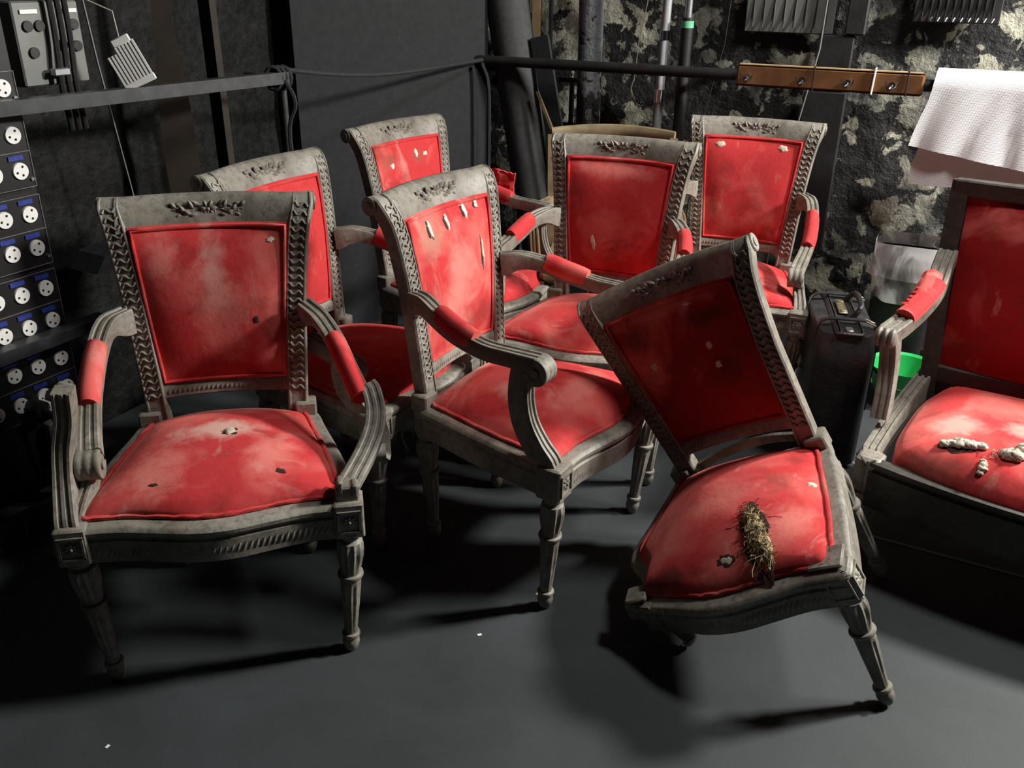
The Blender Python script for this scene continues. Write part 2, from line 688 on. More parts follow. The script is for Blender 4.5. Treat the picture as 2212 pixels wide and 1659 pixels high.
def backrest_panel():
    mb = MB()
    mb.slab(lambda a, b: panel_pt(2 * a - 1, 2 * b - 1), 29, 29, lambda a, b: (0, .03 + .018 * sin(pi * a) * sin(pi * b), 0))
    return mb


def panel_piping():
    mb = MB()
    n = 14
    e = .965
    loop = [(-e + 2 * e * i / n, -e) for i in range(n)] + [(e, -e + 2 * e * i / n) for i in range(n)] + \
           [(e - 2 * e * i / n, e) for i in range(n)] + [(-e, e - 2 * e * i / n) for i in range(n)]
    pts = [panel_pt(u, v, .002) for u, v in loop]
    mb.tube(pts, .0048, 6, closed=True, side=(0, 1, 0))
    return mb


def seat_outline(inset=0.0, n=72, cut=False):
    R = [(0, .032), (.10, .032), (.19, .030), (.212, .012), (.228, -.06), (.252, -.16), (.274, -.27), (.288, -.36), (.296, -.41), (.292, -.441),
         (.262, -.447), (.19, -.449), (.11, -.466), (.05, -.480), (0, -.484)]
    L = [(-x, y) for x, y in reversed(R)][1:-1]
    if cut:
        L = [(x if y > -.3 else max(x, -.208), y) for x, y in L]
    P = R + L
    P = [Vector((x, y, 0)) for x, y in P]
    m = len(P)
    out = []
    for k in range(n):
        t = k / n * m
        i = int(t)
        t -= i
        a, b, c, d = P[i - 1], P[i % m], P[(i + 1) % m], P[(i + 2) % m]
        out.append(.5 * ((2 * b) + (c - a) * t + (2 * a - 5 * b + 4 * c - d) * t * t + (3 * b - a - 3 * c + d) * t ** 3))
    if inset:
        cen = Vector((0, -.21, 0))
        res = []
        for i, p in enumerate(out):
            d = p - cen
            res.append(cen + Vector((d.x * (1 - inset * 1.02 / .27), d.y * (1 - inset * 1.02 / .25), 0)))
        out = res
    return out


def seat_frame(cut=False):
    mb = MB()
    o = seat_outline(0, 96, cut)
    sec = [(0, .343), (.0, .392), (.004, .396), (.004, .402), (-.004, .407), (-.005, .416), (0, .423), (.006, .425), (.045, .427), (.048, .40), (.048, .343)]
    n = len(o)
    vs, fs = [], []
    k = len(sec)
    cen = Vector((0, -.21, 0))
    for i, p in enumerate(o):
        tg = (o[(i + 1) % n] - o[i - 1]).normalized()
        nn = Vector((-tg.y, tg.x, 0))
        if nn.dot(cen - p) < 0: nn = -nn
        vs += [(p.x + nn.x * a, p.y + nn.y * a, z) for a, z in sec]
    for i in range(n):
        for j in range(k):
            fs.append((i * k + j, i * k + (j + 1) % k, ((i + 1) % n) * k + (j + 1) % k, ((i + 1) % n) * k + j))
    mb.add(vs, fs)
    # carved run along the front rail
    for i in range(40):
        x = -.235 + .47 * i / 39
        if cut and x < -.17: continue
        yy = interp(abs(x), [(0, -.484), (.05, -.480), (.11, -.466), (.19, -.449), (.26, -.447)])
        leaf(mb, (x, yy + .001, .354), (.45, 0, 1), (0, -1, 0), .03, .009, .0032)
    return mb


def dome(x, y, r):
    hw = interp(y, [(-.46, .262), (-.40, .266), (-.27, .240), (-.06, .195), (.03, .17)])
    a = min(1, abs(x) / hw)
    b = min(1, abs(y + .215) / .245)
    return .424 + .066 * (1 - a ** 2.4) * (1 - b ** 2.4) + .014 * min(1, (1 - r) * 12) ** .6


def cush_pt(r, th_i, out, zc=.0):
    cen = Vector((0, -.20, 0))
    p = cen.lerp(out[th_i % len(out)], r)
    return Vector((p.x, p.y, dome(p.x, p.y, r)))


def seat_cushion(cut=False):
    mb = MB()
    n = 96
    out = seat_outline(.030, n, cut)
    rs = [0.02, .1, .2, .3, .4, .5, .6, .68, .76, .83, .89, .93, .96, .985, 1.0]
    vs, fs = [], []
    for r in rs:
        for i in range(n):
            vs.append(cush_pt(r, i, out))
    for k in range(len(rs) - 1):
        for i in range(n):
            fs.append((k * n + i, k * n + (i + 1) % n, (k + 1) * n + (i + 1) % n, (k + 1) * n + i))
    fs.append(tuple(range(n)))
    b = len(vs)
    for i in range(n):
        p = out[i]
        vs.append(Vector((p.x, p.y, .395)))
    for i in range(n):
        a = (len(rs) - 1) * n
        fs.append((a + i, a + (i + 1) % n, b + (i + 1) % n, b + i))
    fs.append(tuple(range(b + n - 1, b - 1, -1)))
    return mb.add(vs, fs)


def seat_piping(cut=False):
    mb = MB()
    out = seat_outline(.031, 90, cut)
    mb.tube([Vector((p.x, p.y, .431 + .0012 * sin(i * 2.1))) for i, p in enumerate(out)], .0062, 6, closed=True, side=(0, 0, 1))
    return mb


LEGP = [(.0235, 0), (.0255, .012), (.0255, .03), (.019, .04), (.018, .058), (.0265, .07), (.0305, .12), (.0300, .18), (.0262, .25), (.0225, .315),
        (.0225, .325), (.0280, .333), (.0292, .347), (.0270, .362), (.0225, .372), (.0235, .392), (.0240, .42), (.0215, .55), (.0180, .70), (.0150, .83),
        (.0150, .838), (.0200, .845), (.0215, .858), (.0200, .872), (.0158, .880), (.0190, .905), (.0200, .93), (.0170, .97), (.0115, 1.0)]


def flute(t):
    if .08 < t < .30: return (12, .16)
    if .40 < t < .82: return (10, .14)
    return (0, 0)


def leg_mb(top, foot, block=True, tall=.082):
    mb = MB()
    top, foot = Vector(top), Vector(foot)
    mb.lathe(LEGP, top, foot, 48, flute)
    if block:
        c = Vector((top.x, top.y, top.z + tall / 2))
        mb.box(c, (.064, .064, tall + .004), bev=.004)
        # rosette panel on the front face
        fy = c.y - .032
        for dx, dz, w_, h_ in ((0, .025, .050, .005), (0, -.025, .050, .005), (.0225, 0, .005, .050), (-.0225, 0, .005, .050)):
            mb.box((c.x + dx, fy - .001, c.z + dz), (w_, .006, h_))
        for k in range(8):
            a = k * pi / 4
            leaf(mb, (c.x, fy - .0005, c.z), (cos(a), 0, sin(a)), (0, -1, 0), .018, .011, .004)
        mb.ball((c.x, fy - .002, c.z), .0045, n=8)
    return mb


def back_leg(sg):
    m2 = leg_mb((.186, .016, .345), (.1624, .0144, 0), False)
    m2.box((.186, .016, .385), (.048, .046, .084), bev=.004)
    return m2 if sg > 0 else m2.mirrored()


def arm_mb(pts, w0=.042, d0=.062, d1=.036, curl=True, n=34):
    """wooden arm along its top centre line"""
    P = spline(pts, n)
    mb = MB()

    def sc(t):
        e = min(1, t / .3)
        return (w0 + .006 * max(0, t - .6) / .4, d0 + (d1 - d0) * (e * e * (3 - 2 * e)))
    mb.sweep(P, SEC, (1, 0, 0), scale=sc)
    if curl:
        e = P[-1]
        w_ = w0 + .006
        r = .036
        c = Vector((e.x, e.y - .002, e.z - r))
        arc = []
        for k in range(16):
            a = pi / 2 + (pi * 1.45) * k / 15
            rr = r * (1 - .18 * k / 15)
            arc.append(c + Vector((0, rr * cos(a), rr * sin(a))))
        mb.sweep(arc, SEC, (1, 0, 0), scale=lambda t: (w_, .017 - .004 * t))
        mb.cyl(c + Vector((-w_ * .42, 0, 0)), c + Vector((w_ * .42, 0, 0)), r * .78, 26)
        for sg in (-1, 1):
            mb.cyl(c, c + Vector((sg * (w_ / 2 + .003), 0, 0)), .011, 16)
            mb.cyl(c, c + Vector((sg * w_ * .47, 0, 0)), .022, 20)
    return mb


ARM_HI = [(.200, .030, .738), (.222, -.02, .742), (.252, -.085, .728), (.270, -.155, .705), (.280, -.235, .690), (.279, -.31, .688), (.274, -.372, .686)]
ARM_LO = [(.204, .025, .728), (.238, -.03, .722), (.256, -.09, .680), (.262, -.17, .622), (.256, -.24, .590), (.248, -.30, .566), (.243, -.335, .548)]
SUP_HI = [(.274, -.345, .672), (.274, -.338, .62), (.275, -.338, .57), (.277, -.352, .52), (.279, -.382, .475), (.279, -.412, .44), (.278, -.425, .395)]
SUP_LO = [(.243, -.315, .54), (.250, -.318, .51), (.260, -.335, .48), (.270, -.37, .455), (.276, -.405, .43), (.278, -.425, .395)]


def support_mb(pts):
    P = [Vector(p) - Vector((0, .0, 0)) for p in spline(pts, 22)]
    mb = MB()
    mb.sweep([p + Vector((0, -.018, 0)) for p in P], SEC, (1, 0, 0), scale=lambda t: (.038 + .010 * max(0, t - .5) * 2, .046 + .006 * sin(pi * t)))
    return mb


def pad_mb(pts, a=.42, b=.68, n=34, r=.0245, hgt=.031):
    P = spline(pts, n)
    i0, i1 = int(a * (n - 1)), int(b * (n - 1))
    seg = P[i0:i1 + 1]
    k = len(seg)
    sec = [(cos(2 * pi * i / 16), sin(2 * pi * i / 16)) for i in range(16)]
    mb = MB()

    def sc(t):
        e = 1 - .12 * abs(2 * t - 1) ** 4
        return (r * e, (hgt) * e)
    mb.sweep([p + Vector((0, 0, -.012)) for p in seg], sec, (1, 0, 0), scale=sc)
    return mb


class Kit:
    """meshes shared by all the armchairs"""


def km(mb, name, m, smooth=40):
    return mb.mesh(name, m, smooth)


K = Kit()
W_ = M['wood']
V0 = velvet('red_velvet', 0)
K.back = km(backrest_frame(), 'backrest_frame', W_)
K.panel = km(backrest_panel(), 'backrest_panel', V0, 60)
K.ppipe = km(panel_piping(), 'panel_piping', V0, 60)
K.seatf = km(seat_frame(), 'seat_frame', W_)
K.cush = km(seat_cushion(), 'seat_cushion', V0, 60)
K.spipe = km(seat_piping(), 'seat_piping', V0, 60)
K.seatf_cut = km(seat_frame(True), 'seat_frame', W_)
K.cush_cut = km(seat_cushion(True), 'seat_cushion', V0, 60)
K.spipe_cut = km(seat_piping(True), 'seat_piping', V0, 60)
fl = leg_mb((.2764, -.4230, .345), (.2584, -.3992, 0))
K.legR = km(fl, 'front_leg', W_)
K.legL = km(fl.mirrored(), 'front_leg', W_)
K.bR = km(back_leg(1), 'back_leg', W_)
K.bL = km(back_leg(-1), 'back_leg', W_)
for nm, ap, sp, pa in (('hi', ARM_HI, SUP_HI, (.36, .63)), ('lo', ARM_LO, SUP_LO, (.33, .62))):
    a_ = arm_mb(ap)
    s_ = support_mb(sp)
    p_ = pad_mb(ap, *pa)
    setattr(K, 'arm_' + nm, (km(a_.mirrored(), 'armrest', W_), km(a_, 'armrest', W_)))
    setattr(K, 'sup_' + nm, (km(s_.mirrored(), 'arm_support', W_), km(s_, 'arm_support', W_)))
    setattr(K, 'pad_' + nm, (km(p_.mirrored(), 'arm_pad', V0, 60), km(p_, 'arm_pad', V0, 60)))


def part(name, me, parent, m=None, label=None):
    o = bpy.data.objects.new(name, me)
    C.objects.link(o)
    o.parent = parent
    if m:
        o.material_slots[0].link = 'OBJECT'
        o.material_slots[0].material = m
    if label: o['label'] = label
    return o


def tear(parent, surf, u, v, wu, wv, m, seed=0, name='tear', lift=.0035, ang=0.0, fl=.004):
    """irregular hole or tuft of stuffing lying on an upholstered surface"""
    mb = MB()
    n = 30
    vs = [surf(u, v, lift + fl)]
    rings = ((.4, lift + fl * .95), (.75, lift + fl * .6), (1.0, -.0008))
    for ring, (k, l) in enumerate(rings):
        for i in range(n):
            a = 2 * pi * i / n
            j = 1 + .55 * noise.noise(Vector((cos(a) * 1.6, sin(a) * 1.6, seed * 3.3))) + .12 * noise.noise(Vector((cos(a) * 6, sin(a) * 6, seed * 1.3)))
            du, dv = cos(a) * wu * k * j, sin(a) * wv * k * j
            du, dv = du * cos(ang) - dv * sin(ang), du * sin(ang) + dv * cos(ang)
            nz = fl * .5 * noise.noise(Vector((cos(a) * k * 5, sin(a) * k * 5, seed))) if ring < 2 else 0
            vs.append(surf(u + du, v + dv, l + nz))
    fs = [(0, 1 + i, 1 + (i + 1) % n) for i in range(n)]
    for q in range(2):
        fs += [(1 + q * n + i, 1 + (q + 1) * n + i, 1 + (q + 1) * n + (i + 1) % n, 1 + q * n + (i + 1) % n) for i in range(n)]
    mb.add(vs, fs)
    return mb.build(name, m, parent, smooth=80)


def tuft(parent, surf, pts, r, m, seed=0, name='wadding_tuft'):
    """lumpy roll of wadding pushed out along a line on a surface"""
    mb = MB()
    P = spline([(x, y, 0) for x, y in pts], 9)
    for k, p in enumerate(P):
        q = surf(p.x, p.y, r * .45)
        rr_ = r * (.8 + .35 * sin(pi * k / 8)) * (1 + .18 * sin(k * 2.4 + seed))
        mb.ball(q, rr_, (1.15, 1, .8), 14, .55, seed + k * 3.7)
    return mb.build(name, m, parent, smooth=80)


def seat_surf(x, y, lift=0.0):
    """seat cushion surface in chair coordinates"""
    cen = Vector((0, -.20, 0))
    d = Vector((x, y, 0)) - cen
    a = math.atan2(d.y, d.x)
    best = min(SO, key=lambda p: abs((math.atan2(p.y + .20, p.x) - a + pi) % (2 * pi) - pi))
    r = min(1, d.length / max(.01, (best - cen).length))
    return Vector((x, y, dome(x, y, r) + lift))


SO = seat_outline(.030, 120)


def armchair(label, x, y, th, mats, arms=('hi', 'hi'), sup=(1, 1), group='grey and red armchairs', cut=False, z=0, wood=None):
    t = thing('armchair', label, 'chair', (x, y, z), th, group)
    mp, ms = mats
    wd = wood
    part('backrest_frame', K.back, t, wd)
    p = part('backrest_panel', K.panel, t, mp)
    part('piping', K.ppipe, p, mp)
    part('seat_frame', K.seatf_cut if cut else K.seatf, t, wd)
    c = part('seat_cushion', K.cush_cut if cut else K.cush, t, ms)
    part('piping', K.spipe_cut if cut else K.spipe, c, ms)
    if not cut:
        part('leg', K.legL, t, wd)
        part('leg', K.legR, t, wd)
        part('leg', K.bL, t, wd)
        part('leg', K.bR, t, wd)
    for i in (0, 1):
        k = arms[i]
        if k:
            a = part('armrest', getattr(K, 'arm_' + k)[i], t, wd)
            part('arm_pad', getattr(K, 'pad_' + k)[i], a, ms)
            if sup[i]:
                part('arm_support', getattr(K, 'sup_' + k)[i], t, wd)
    return t, p, c


# --- A: nearest, left ----------------------------------------------------------
VA = velvet('red_velvet_faded', 1.3, .6, .45, spots=[((.0, 0, .80), (.040, 1, .12), PALE, .55), ((-.115, 0, .83), (.05, 1, .07), PINK, .7), ((.01, 0, .70), (.075, 1, .12), PINK, .5), ((.13, 0, .66), (.05, 1, .08), SOIL_SHADE, .5), ((-.15, 0, .72), (.03, 1, .10), SOIL_SHADE, .5)])  # dark spots at both sides paint the shading of the padded panel
VAs = velvet('red_velvet_seat_faded', 2.1, .7, .2, spots=[((.0, -.20, .49), (.115, .06, 1), PALE, .85), ((-.12, -.33, .47), (.09, .08, 1), PINK, .8), ((.12, -.30, .47), (.07, .09, 1), PINK, .75), ((.0, -.03, .45), (.14, .03, 1), PALE, .7)])
A, Ap, Ac = armchair('nearest grey and red armchair, pale round hole in its seat, before the socket rack',
                     -.705, 1.988, .2042, (VA, VAs), arms=(None, None))
a = arm_mb(ARM_LO, n=34).mirrored().build('armrest', W_, A)
tag(a, 'armrest sagging free of its support')
part('arm_pad', K.pad_lo[0], a, VAs)
part('arm_support', K.sup_lo[0], A)
st = support_mb([(-.262, -.352, .690), (-.268, -.350, .63), (-.283, -.352, .57), (-.288, -.365, .52), (-.287, -.392, .475), (-.284, -.418, .44), (-.281, -.428, .41)])
tag(st.build('arm_support', W_, A), 'upright support standing loose beside the arm')
PR_ = [(.204, .025, .722), (.240, -.02, .700), (.275, -.075, .655), (.302, -.14, .603), (.322, -.195, .566)]
a = arm_mb(PR_, curl=False, n=24, d1=.032).build('armrest', W_, A)
pad_mb(PR_, .45, 1.0, n=24, r=.023, hgt=.032).build('arm_pad', VAs, a)
fr = MB()
P = spline([(.338, -.190, .588), (.346, -.205, .578), (.352, -.235, .545), (.345, -.275, .515), (.322, -.325, .486), (.292, -.375, .460), (.280, -.392, .448)], 22)
fr.sweep(P, SEC, (1, -.12, 0), scale=lambda t: (.043 + .008 * t, .020))
fr.cyl((.279, -.392, .452), (.279, -.397, .459), .0045, 12)
tag(fr.build('arm_support', W_, A), 'moulded arm support swung loose, with a screw at its end')
sc_ = MB()
P = spline([(.335, -.19, .55), (.352, -.185, .50), (.362, -.185, .45), (.362, -.195, .412), (.356, -.215, .400)], 16)
sc_.sweep(P, SEC, (0, -1, 0), scale=lambda t: (.026, .022))
sc_.cyl((.345, -.205, .412), (.372, -.205, .412), .020, 20)
sc_.build('arm_scroll', W_, A)
stub = MB().box((.276, -.420, .438), (.050, .040, .05), bev=.004)
stub.box((.262, -.424, .462), (.012, .034, .03), bev=.003).box((.292, -.424, .452), (.012, .034, .03), bev=.003)
stub.build('broken_block', W_, A)
tear(Ac, seat_surf, .026, -.215, .015, .013, M['stuff'], 3, 'stuffing', .002)
tear(Ac, seat_surf, .026, -.215, .020, .017, M['hole'], 4, 'tear', .0006, fl=.0004)
tear(Ac, seat_surf, -.119, -.376, .012, .005, M['hole'], 5, 'tear', .0008, fl=.0005)
tear(Ac, seat_surf, .14, -.363, .012, .009, M['hole'], 6, 'tear', .0008, fl=.0005)
tear(Ap, panel_pt, .78, .80, .07, .03, M['stuff'], 7, 'tear', .0006, fl=.0006)
tear(Ap, panel_pt, .55, -.18, .05, .05, M['hole'], 8, 'tear', .0006, fl=.0005)

# --- B: behind A ---------------------------------------------------------------
B, Bp, Bc = armchair('grey armchair with untorn bright red back, directly behind the nearest left armchair',
                     -.6083, 2.475, 1.114, (velvet('red_velvet_clean', 3.3, .15, .1), velvet('red_velvet_seat_b', 4.2, .45, .45)), arms=('lo', 'hi'))
rg = MB()
rnd = random.Random(5)
for k in range(34):
    x = rnd.uniform(-.2, .2)
    p0 = Vector((x, -.46 + rnd.uniform(0, .1), .345))
    pts = [p0]
    for q in range(5):
        pts.append(pts[-1] + Vector((rnd.uniform(-.012, .012), rnd.uniform(-.01, .01), -.012 - .01 * rnd.random())))
    rg.tube(pts, .0009, 3)
tag(rg.build('hessian_threads', M['string'], B), kind='stuff')
rg = MB()
rg.slab(lambda u, v: (-.19 + .40 * u, -.44 + .42 * v, .338 - .035 * sin(pi * u) * sin(pi * v) + .004 * noise.noise(Vector((u * 9, v * 9, 1)))), 18, 18, lambda u, v: (0, 0, .003))
rg.build('hessian_underside', M['hole'], B)

# --- C: centre -----------------------------------------------------------------
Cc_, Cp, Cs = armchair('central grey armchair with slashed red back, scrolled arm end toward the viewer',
                       -.115, 2.243, 1.0197, (velvet('red_velvet_worn', 5.1, 1.0, .3, spots=[((-.09, 0, .84), (.07, 1, .05), (.45, .24, .18), .75), ((.0, 0, .72), (.08, 1, .16), PINK, .8), ((.10, 0, .60), (.06, 1, .06), SOIL_SHADE, .5)]),  # last spot darkens the lower right of the panel
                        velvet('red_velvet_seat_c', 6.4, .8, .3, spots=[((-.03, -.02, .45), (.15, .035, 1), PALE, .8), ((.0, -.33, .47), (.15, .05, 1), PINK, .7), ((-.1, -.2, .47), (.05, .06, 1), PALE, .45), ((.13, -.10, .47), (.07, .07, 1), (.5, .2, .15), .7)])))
for u, v, wu, wv, sd in ((-.50, .78, .045, .115, 1), (-.05, .80, .04, .10, 2), (.42, .86, .05, .09, 3), (.70, .90, .04, .05, 4), (.66, .28, .032, .21, 5)):
    tear(Cp, panel_pt, u, v, wu, wv, M['white_stuff'] if sd != 5 else M['stuff'], sd, 'tear', .001, fl=.0015)
    tear(Cp, panel_pt, u - .02, v - .01, wu * 1.5, wv * 1.25, M['hole'], sd + 20, 'tear_edge', .0003, fl=.0003)

# --- D: rear left --------------------------------------------------------------
D, Dp, Dc = armchair('rear grey armchair before the black scenery flat, two chafed spots on its back',
                     -.3364, 3.213, .9677, (velvet('red_velvet_d', 7.7, .4, .2, spots=[((-.115, 0, .845), (.045, 1, .03), (.34, .09, .07), .85), ((.05, 0, .84), (.045, 1, .03), (.34, .09, .07), .8)]), velvet('red_velvet_seat_d', 8.2, .3, .3)))
for u, v, w1, w2, m_, sd in ((-.55, .60, .06, .05, 'white_stuff', 2), (.25, .74, .05, .07, 'white_stuff', 3),
                             (.50, .70, .07, .035, 'white_stuff', 4)):
    tear(Dp, panel_pt, u, v, w1, w2, M[m_], sd, 'tear', .0004 if m_ == 'hole' else .001, fl=.0003 if m_ == 'hole' else .0012)
fp = MB()


def flap(u, v):
    z = .70 + .075 * v
    return (.275 + .03 * (u - .5) + .012 * noise.noise(Vector((u * 4, v * 4, 2))), -.10 - .10 * u - .01 * v, z + .02 * noise.noise(Vector((u * 5, v * 3, 7))) + .012 * (1 - u))


fp.slab(flap, 12, 9, lambda u, v: (.012, .004, 0))
tag(fp.build('torn_pad_cover', velvet('red_velvet_flap', 3, .1, .3), D), 'torn red pad cover standing up from the arm')

# --- E: rear centre ------------------------------------------------------------
E_, Ep, Ec = armchair('rear grey armchair with one small tear low on its dark red back',
                      .3195, 2.8795, -.3486, (velvet('red_velvet_e', 9.3, .2, .45, spots=[((.0, 0, .87), (.16, 1, .035), PINK, .6)]), velvet('red_velvet_seat_e', 10.1, .7, .2)))  # pink band paints the light caught by the panel's top bulge
tear(Ep, panel_pt, -.42, -.42, .06, .13, M['stuff'], 3, 'tear', .0008, fl=.0008, ang=.25)

# --- G: rear right -------------------------------------------------------------
G, Gp, Gc = armchair('rear right grey armchair, two small holes high on its red back, by the case',
                     .8622, 3.3356, -.3695, (velvet('red_velvet_g', 11.3, .1, .45), velvet('red_velvet_seat_g', 12.6, .5, .2)), arms=('hi', 'lo'))
tear(Gp, panel_pt, -.66, .84, .12, .05, M['stuff'], 3, 'tear', .001, fl=.002)
tear(Gp, panel_pt, .62, .84, .11, .06, M['stuff'], 5, 'tear', .001, fl=.002)

# --- F: fallen, armless --------------------------------------------------------
FM = Matrix(((.76, .3542, -.545), (-.4112, .9114, .019), (.5034, .2097, .8382)))
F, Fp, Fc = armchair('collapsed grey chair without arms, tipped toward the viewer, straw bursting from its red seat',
                     0, 0, 0, (velvet('red_velvet_f', 13.3, .0, .8, (.36, .02, .02), spots=[((-.05, 0, .89), (.15, 1, .025), PINK, .5), ((.08, 0, .84), (.08, 1, .03), SOIL_SHADE, .9), ((-.12, 0, .84), (.05, 1, .05), SOIL_SHADE, .8), ((.07, 0, .70), (.05, 1, .06), SOIL_SHADE, .8)]), velvet('red_velvet_seat_f', 14.1, .75, .3, spots=[((-.12, -.41, .45), (.13, .03, 1), SOIL_SHADE, .85), ((.18, -.30, .45), (.05, .06, 1), PINK, .7), ((.0, -.22, .48), (.10, .06, 1), PINK, .5)])),  # dark front-left seat edge is painted shade; dark panel spots are soiling
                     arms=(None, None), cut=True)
F.matrix_world = Matrix.Translation((.8399, 1.9839, -.0444)) @ FM.to_quaternion().to_matrix().to_4x4()
FQ = FM.to_quaternion().to_matrix()


def Fl(p):
    return FQ.transposed() @ (Vector(p) - Vector((.8399, 1.9839, -.0444)))


lg = leg_mb((.262, -.405, .345), (0, 0, 0), False)


def f_leg(top, foot_world, shorten=1.0, lab=None):
    m_ = MB()
    ft = Fl(foot_world)
    m_.lathe(LEGP, Vector(top), ft, 48, flute)
    return tag(m_.build('leg', W_, F), lab)


f_leg((.262, -.405, .345), (.836, 1.492, .008))
m_ = leg_mb((.262, -.412, .345), (.24, -.42, .30), True)
m_ = MB().box((.268, -.414, .384), (.062, .060, .082), bev=.005)
for dx, dz, w1, h1 in ((0, .025, .050, .005), (0, -.025, .050, .005), (.0225, 0, .005, .050), (-.0225, 0, .005, .050)):
    m_.box((.300, -.414 + dx, .384 + dz), (.006, w1, h1))
    m_.box((.268 + dx, -.446, .384 + dz), (w1, .006, h1))
for k in range(8):
    a = k * pi / 4
    leaf(m_, (.2995, -.414, .384), (0, cos(a), sin(a)), (1, 0, 0), .018, .011, .004)
m_.box((.250, -.395, .432), (.075, .065, .010), bev=.003)
m_.build('corner_block', W_, F)
f_leg((.186, .016, .36), (.995, 1.945, .008))
f_leg((-.19, -.38, .345), (.436, 1.655, .022), lab='broken leg folded flat under the seat')
f_leg((-.17, -.02, .345), (.470, 1.79, .022), lab='broken leg folded under the seat')
m_ = MB().box((-.212, -.425, .405), (.05, .05, .05), Matrix.Rotation(.15, 3, 'Y'), bev=.006)
m_.box((-.203, -.418, .436), (.055, .05, .012), Matrix.Rotation(.1, 3, 'Z'), bev=.003)
m_.build('corner_block', W_, F, smooth=30)
# straw bursting out
stw = MB()
rnd = random.Random(11)
sc0 = Vector((.035, -.335, 0))
for k in range(430):
    t = rnd.random()
    c = Vector((.092 + .040 * t, -.275 - .135 * t, 0))
    a = rnd.uniform(0, 2 * pi)
    r = .021 * rnd.random() ** .5
    x, y = c.x + r * cos(a), c.y + r * sin(a)
    zz = seat_surf(x, y).z + .001 + rnd.random() * .026 * (1 - (r / .026) ** 2)
    pts = [Vector((x, y, zz))]
    d = Vector((rnd.uniform(-1, 1), rnd.uniform(-1.2, .6), rnd.uniform(-.25, .35))).normalized()
    L_ = rnd.uniform(.010, .026) * (2.2 if rnd.random() < .06 else 1)
    for q in range(4):
        d = (d + Vector((rnd.uniform(-.6, .6), rnd.uniform(-.6, .6), rnd.uniform(-.6, .3)))).normalized()
        nx = pts[-1] + d * L_ / 4
        nx.z = max(nx.z, seat_surf(nx.x, nx.y).z + .001)
        pts.append(nx)
    stw.tube(pts, .00085, 3)
tag(stw.build('straw_stuffing', M['straw'], Fc, smooth=80), 'brown straw stuffing bursting out of the seat', kind='stuff')
tear(Fc, seat_surf, .112, -.345, .026, .078, M['straw'], 6, 'stuffing_clump', .003, ang=.28, fl=.014)
tear(Fc, seat_surf, .108, -.345, .036, .088, M['hole'], 7, 'tear', .0008, ang=.28, fl=.0006)
tear(Fc, seat_surf, .201, -.164, .011, .008, M['stuff'], 8, 'tear', .0006, fl=.0006)
tear(Fc, seat_surf, .043, -.396, .015, .011, M['stuff'], 9, 'tear', .0006, fl=.0012)
tear(Fc, seat_surf, .040, -.396, .024, .016, M['hole'], 10, 'tear', .0004, fl=.0003)
for u, v, w1, w2, m2, sd in ((-.6, .25, .06, .05, 'stuff', 2), (.35, .30, .06, .05, 'stuff', 3), (.36, .02, .06, .05, 'stuff', 4),
                             (.25, .86, .07, .02, 'stuff', 5)):
    tear(Fp, panel_pt, u, v, w1, w2, M[m2], sd, 'tear', .0005, fl=.0005)
# broken back edge of the seat rail
be = MB()
be.sweep(spline([(-.16, .036, .43), (-.05, .048, .452), (.06, .05, .458), (.15, .04, .447)], 12), [(-.005, -.012), (.005, -.012), (.004, .012), (-.005, .010)], (0, 1, 0))
be.build('splintered_rail', W_, F)

# --- H: square bergere at the right edge ----------------------------------------
H = thing('armchair', 'square-backed red armchair cut by the right edge, white wadding on its seat', 'chair',
          (1.5484, 2.2512, -.0873), -.62)
H.scale = (1.06, 1.06, 1.06)
WD = M['wood_shaded']
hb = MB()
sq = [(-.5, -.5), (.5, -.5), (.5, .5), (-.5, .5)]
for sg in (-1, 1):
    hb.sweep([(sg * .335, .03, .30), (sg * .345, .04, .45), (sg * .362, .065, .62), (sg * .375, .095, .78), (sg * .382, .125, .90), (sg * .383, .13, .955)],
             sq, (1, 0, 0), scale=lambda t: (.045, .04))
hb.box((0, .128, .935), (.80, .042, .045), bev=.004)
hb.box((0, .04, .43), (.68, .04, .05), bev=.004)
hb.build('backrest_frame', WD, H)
VH = velvet('red_velvet_dark', 15.2, .05, .35, (.34, .014, .016))
VHs = velvet('red_velvet_seat_h', 16.4, .6, .2, spots=[((-.20, -.34, .45), (.08, .07, 1), PALE, .6), ((-.05, -.30, .45), (.06, .05, 1), PALE, .6), ((-.2, -.51, .43), (.3, .04, 1), SOIL_SHADE, .6)])  # pale patches, and a darker strip along the front edge


def hp(u, v):
    x = (2 * u - 1) * (.322 + .036 * v)
    z = .43 + .482 * v
    y = interp(z, [(.43, .03), (.62, .055), (.78, .085), (.92, .118)])
    return (x, y - .030 * (1 - abs(2 * u - 1) ** 4) * (1 - abs(2 * v - 1) ** 4), z)


m_ = MB()
m_.slab(hp, 27, 27, lambda u, v: (0, .045, 0))
pnl = m_.build('backrest_panel', VH, H, smooth=60)
hs = MB()


def hs_front(x): return -.52 - .035 * (1 - (x / .33) ** 2)


# seat rail, front and back made deep to keep light from under the seat
xs = [-.345 + .69 * i / 20 for i in range(21)]
extrude_x(hs, [(-.0, .255), (-.006, .27), (-.006, .355), (.004, .358), (.004, .366), (-.006, .369), (-.004, .378), (.03, .380), (.04, .255)],
          xs, lambda x: hs_front(x))
for sg in (-1, 1):
    hs.sweep([(sg * .355, .05, .352), (sg * .362, -.15, .350), (sg * .365, -.36, .345), (sg * .352, -.50, .342)], SEC, (1, 0, 0), scale=lambda t: (.052, .10))
hs.box((0, .045, .33), (.68, .04, .17))
hs.build('seat_frame', WD, H)
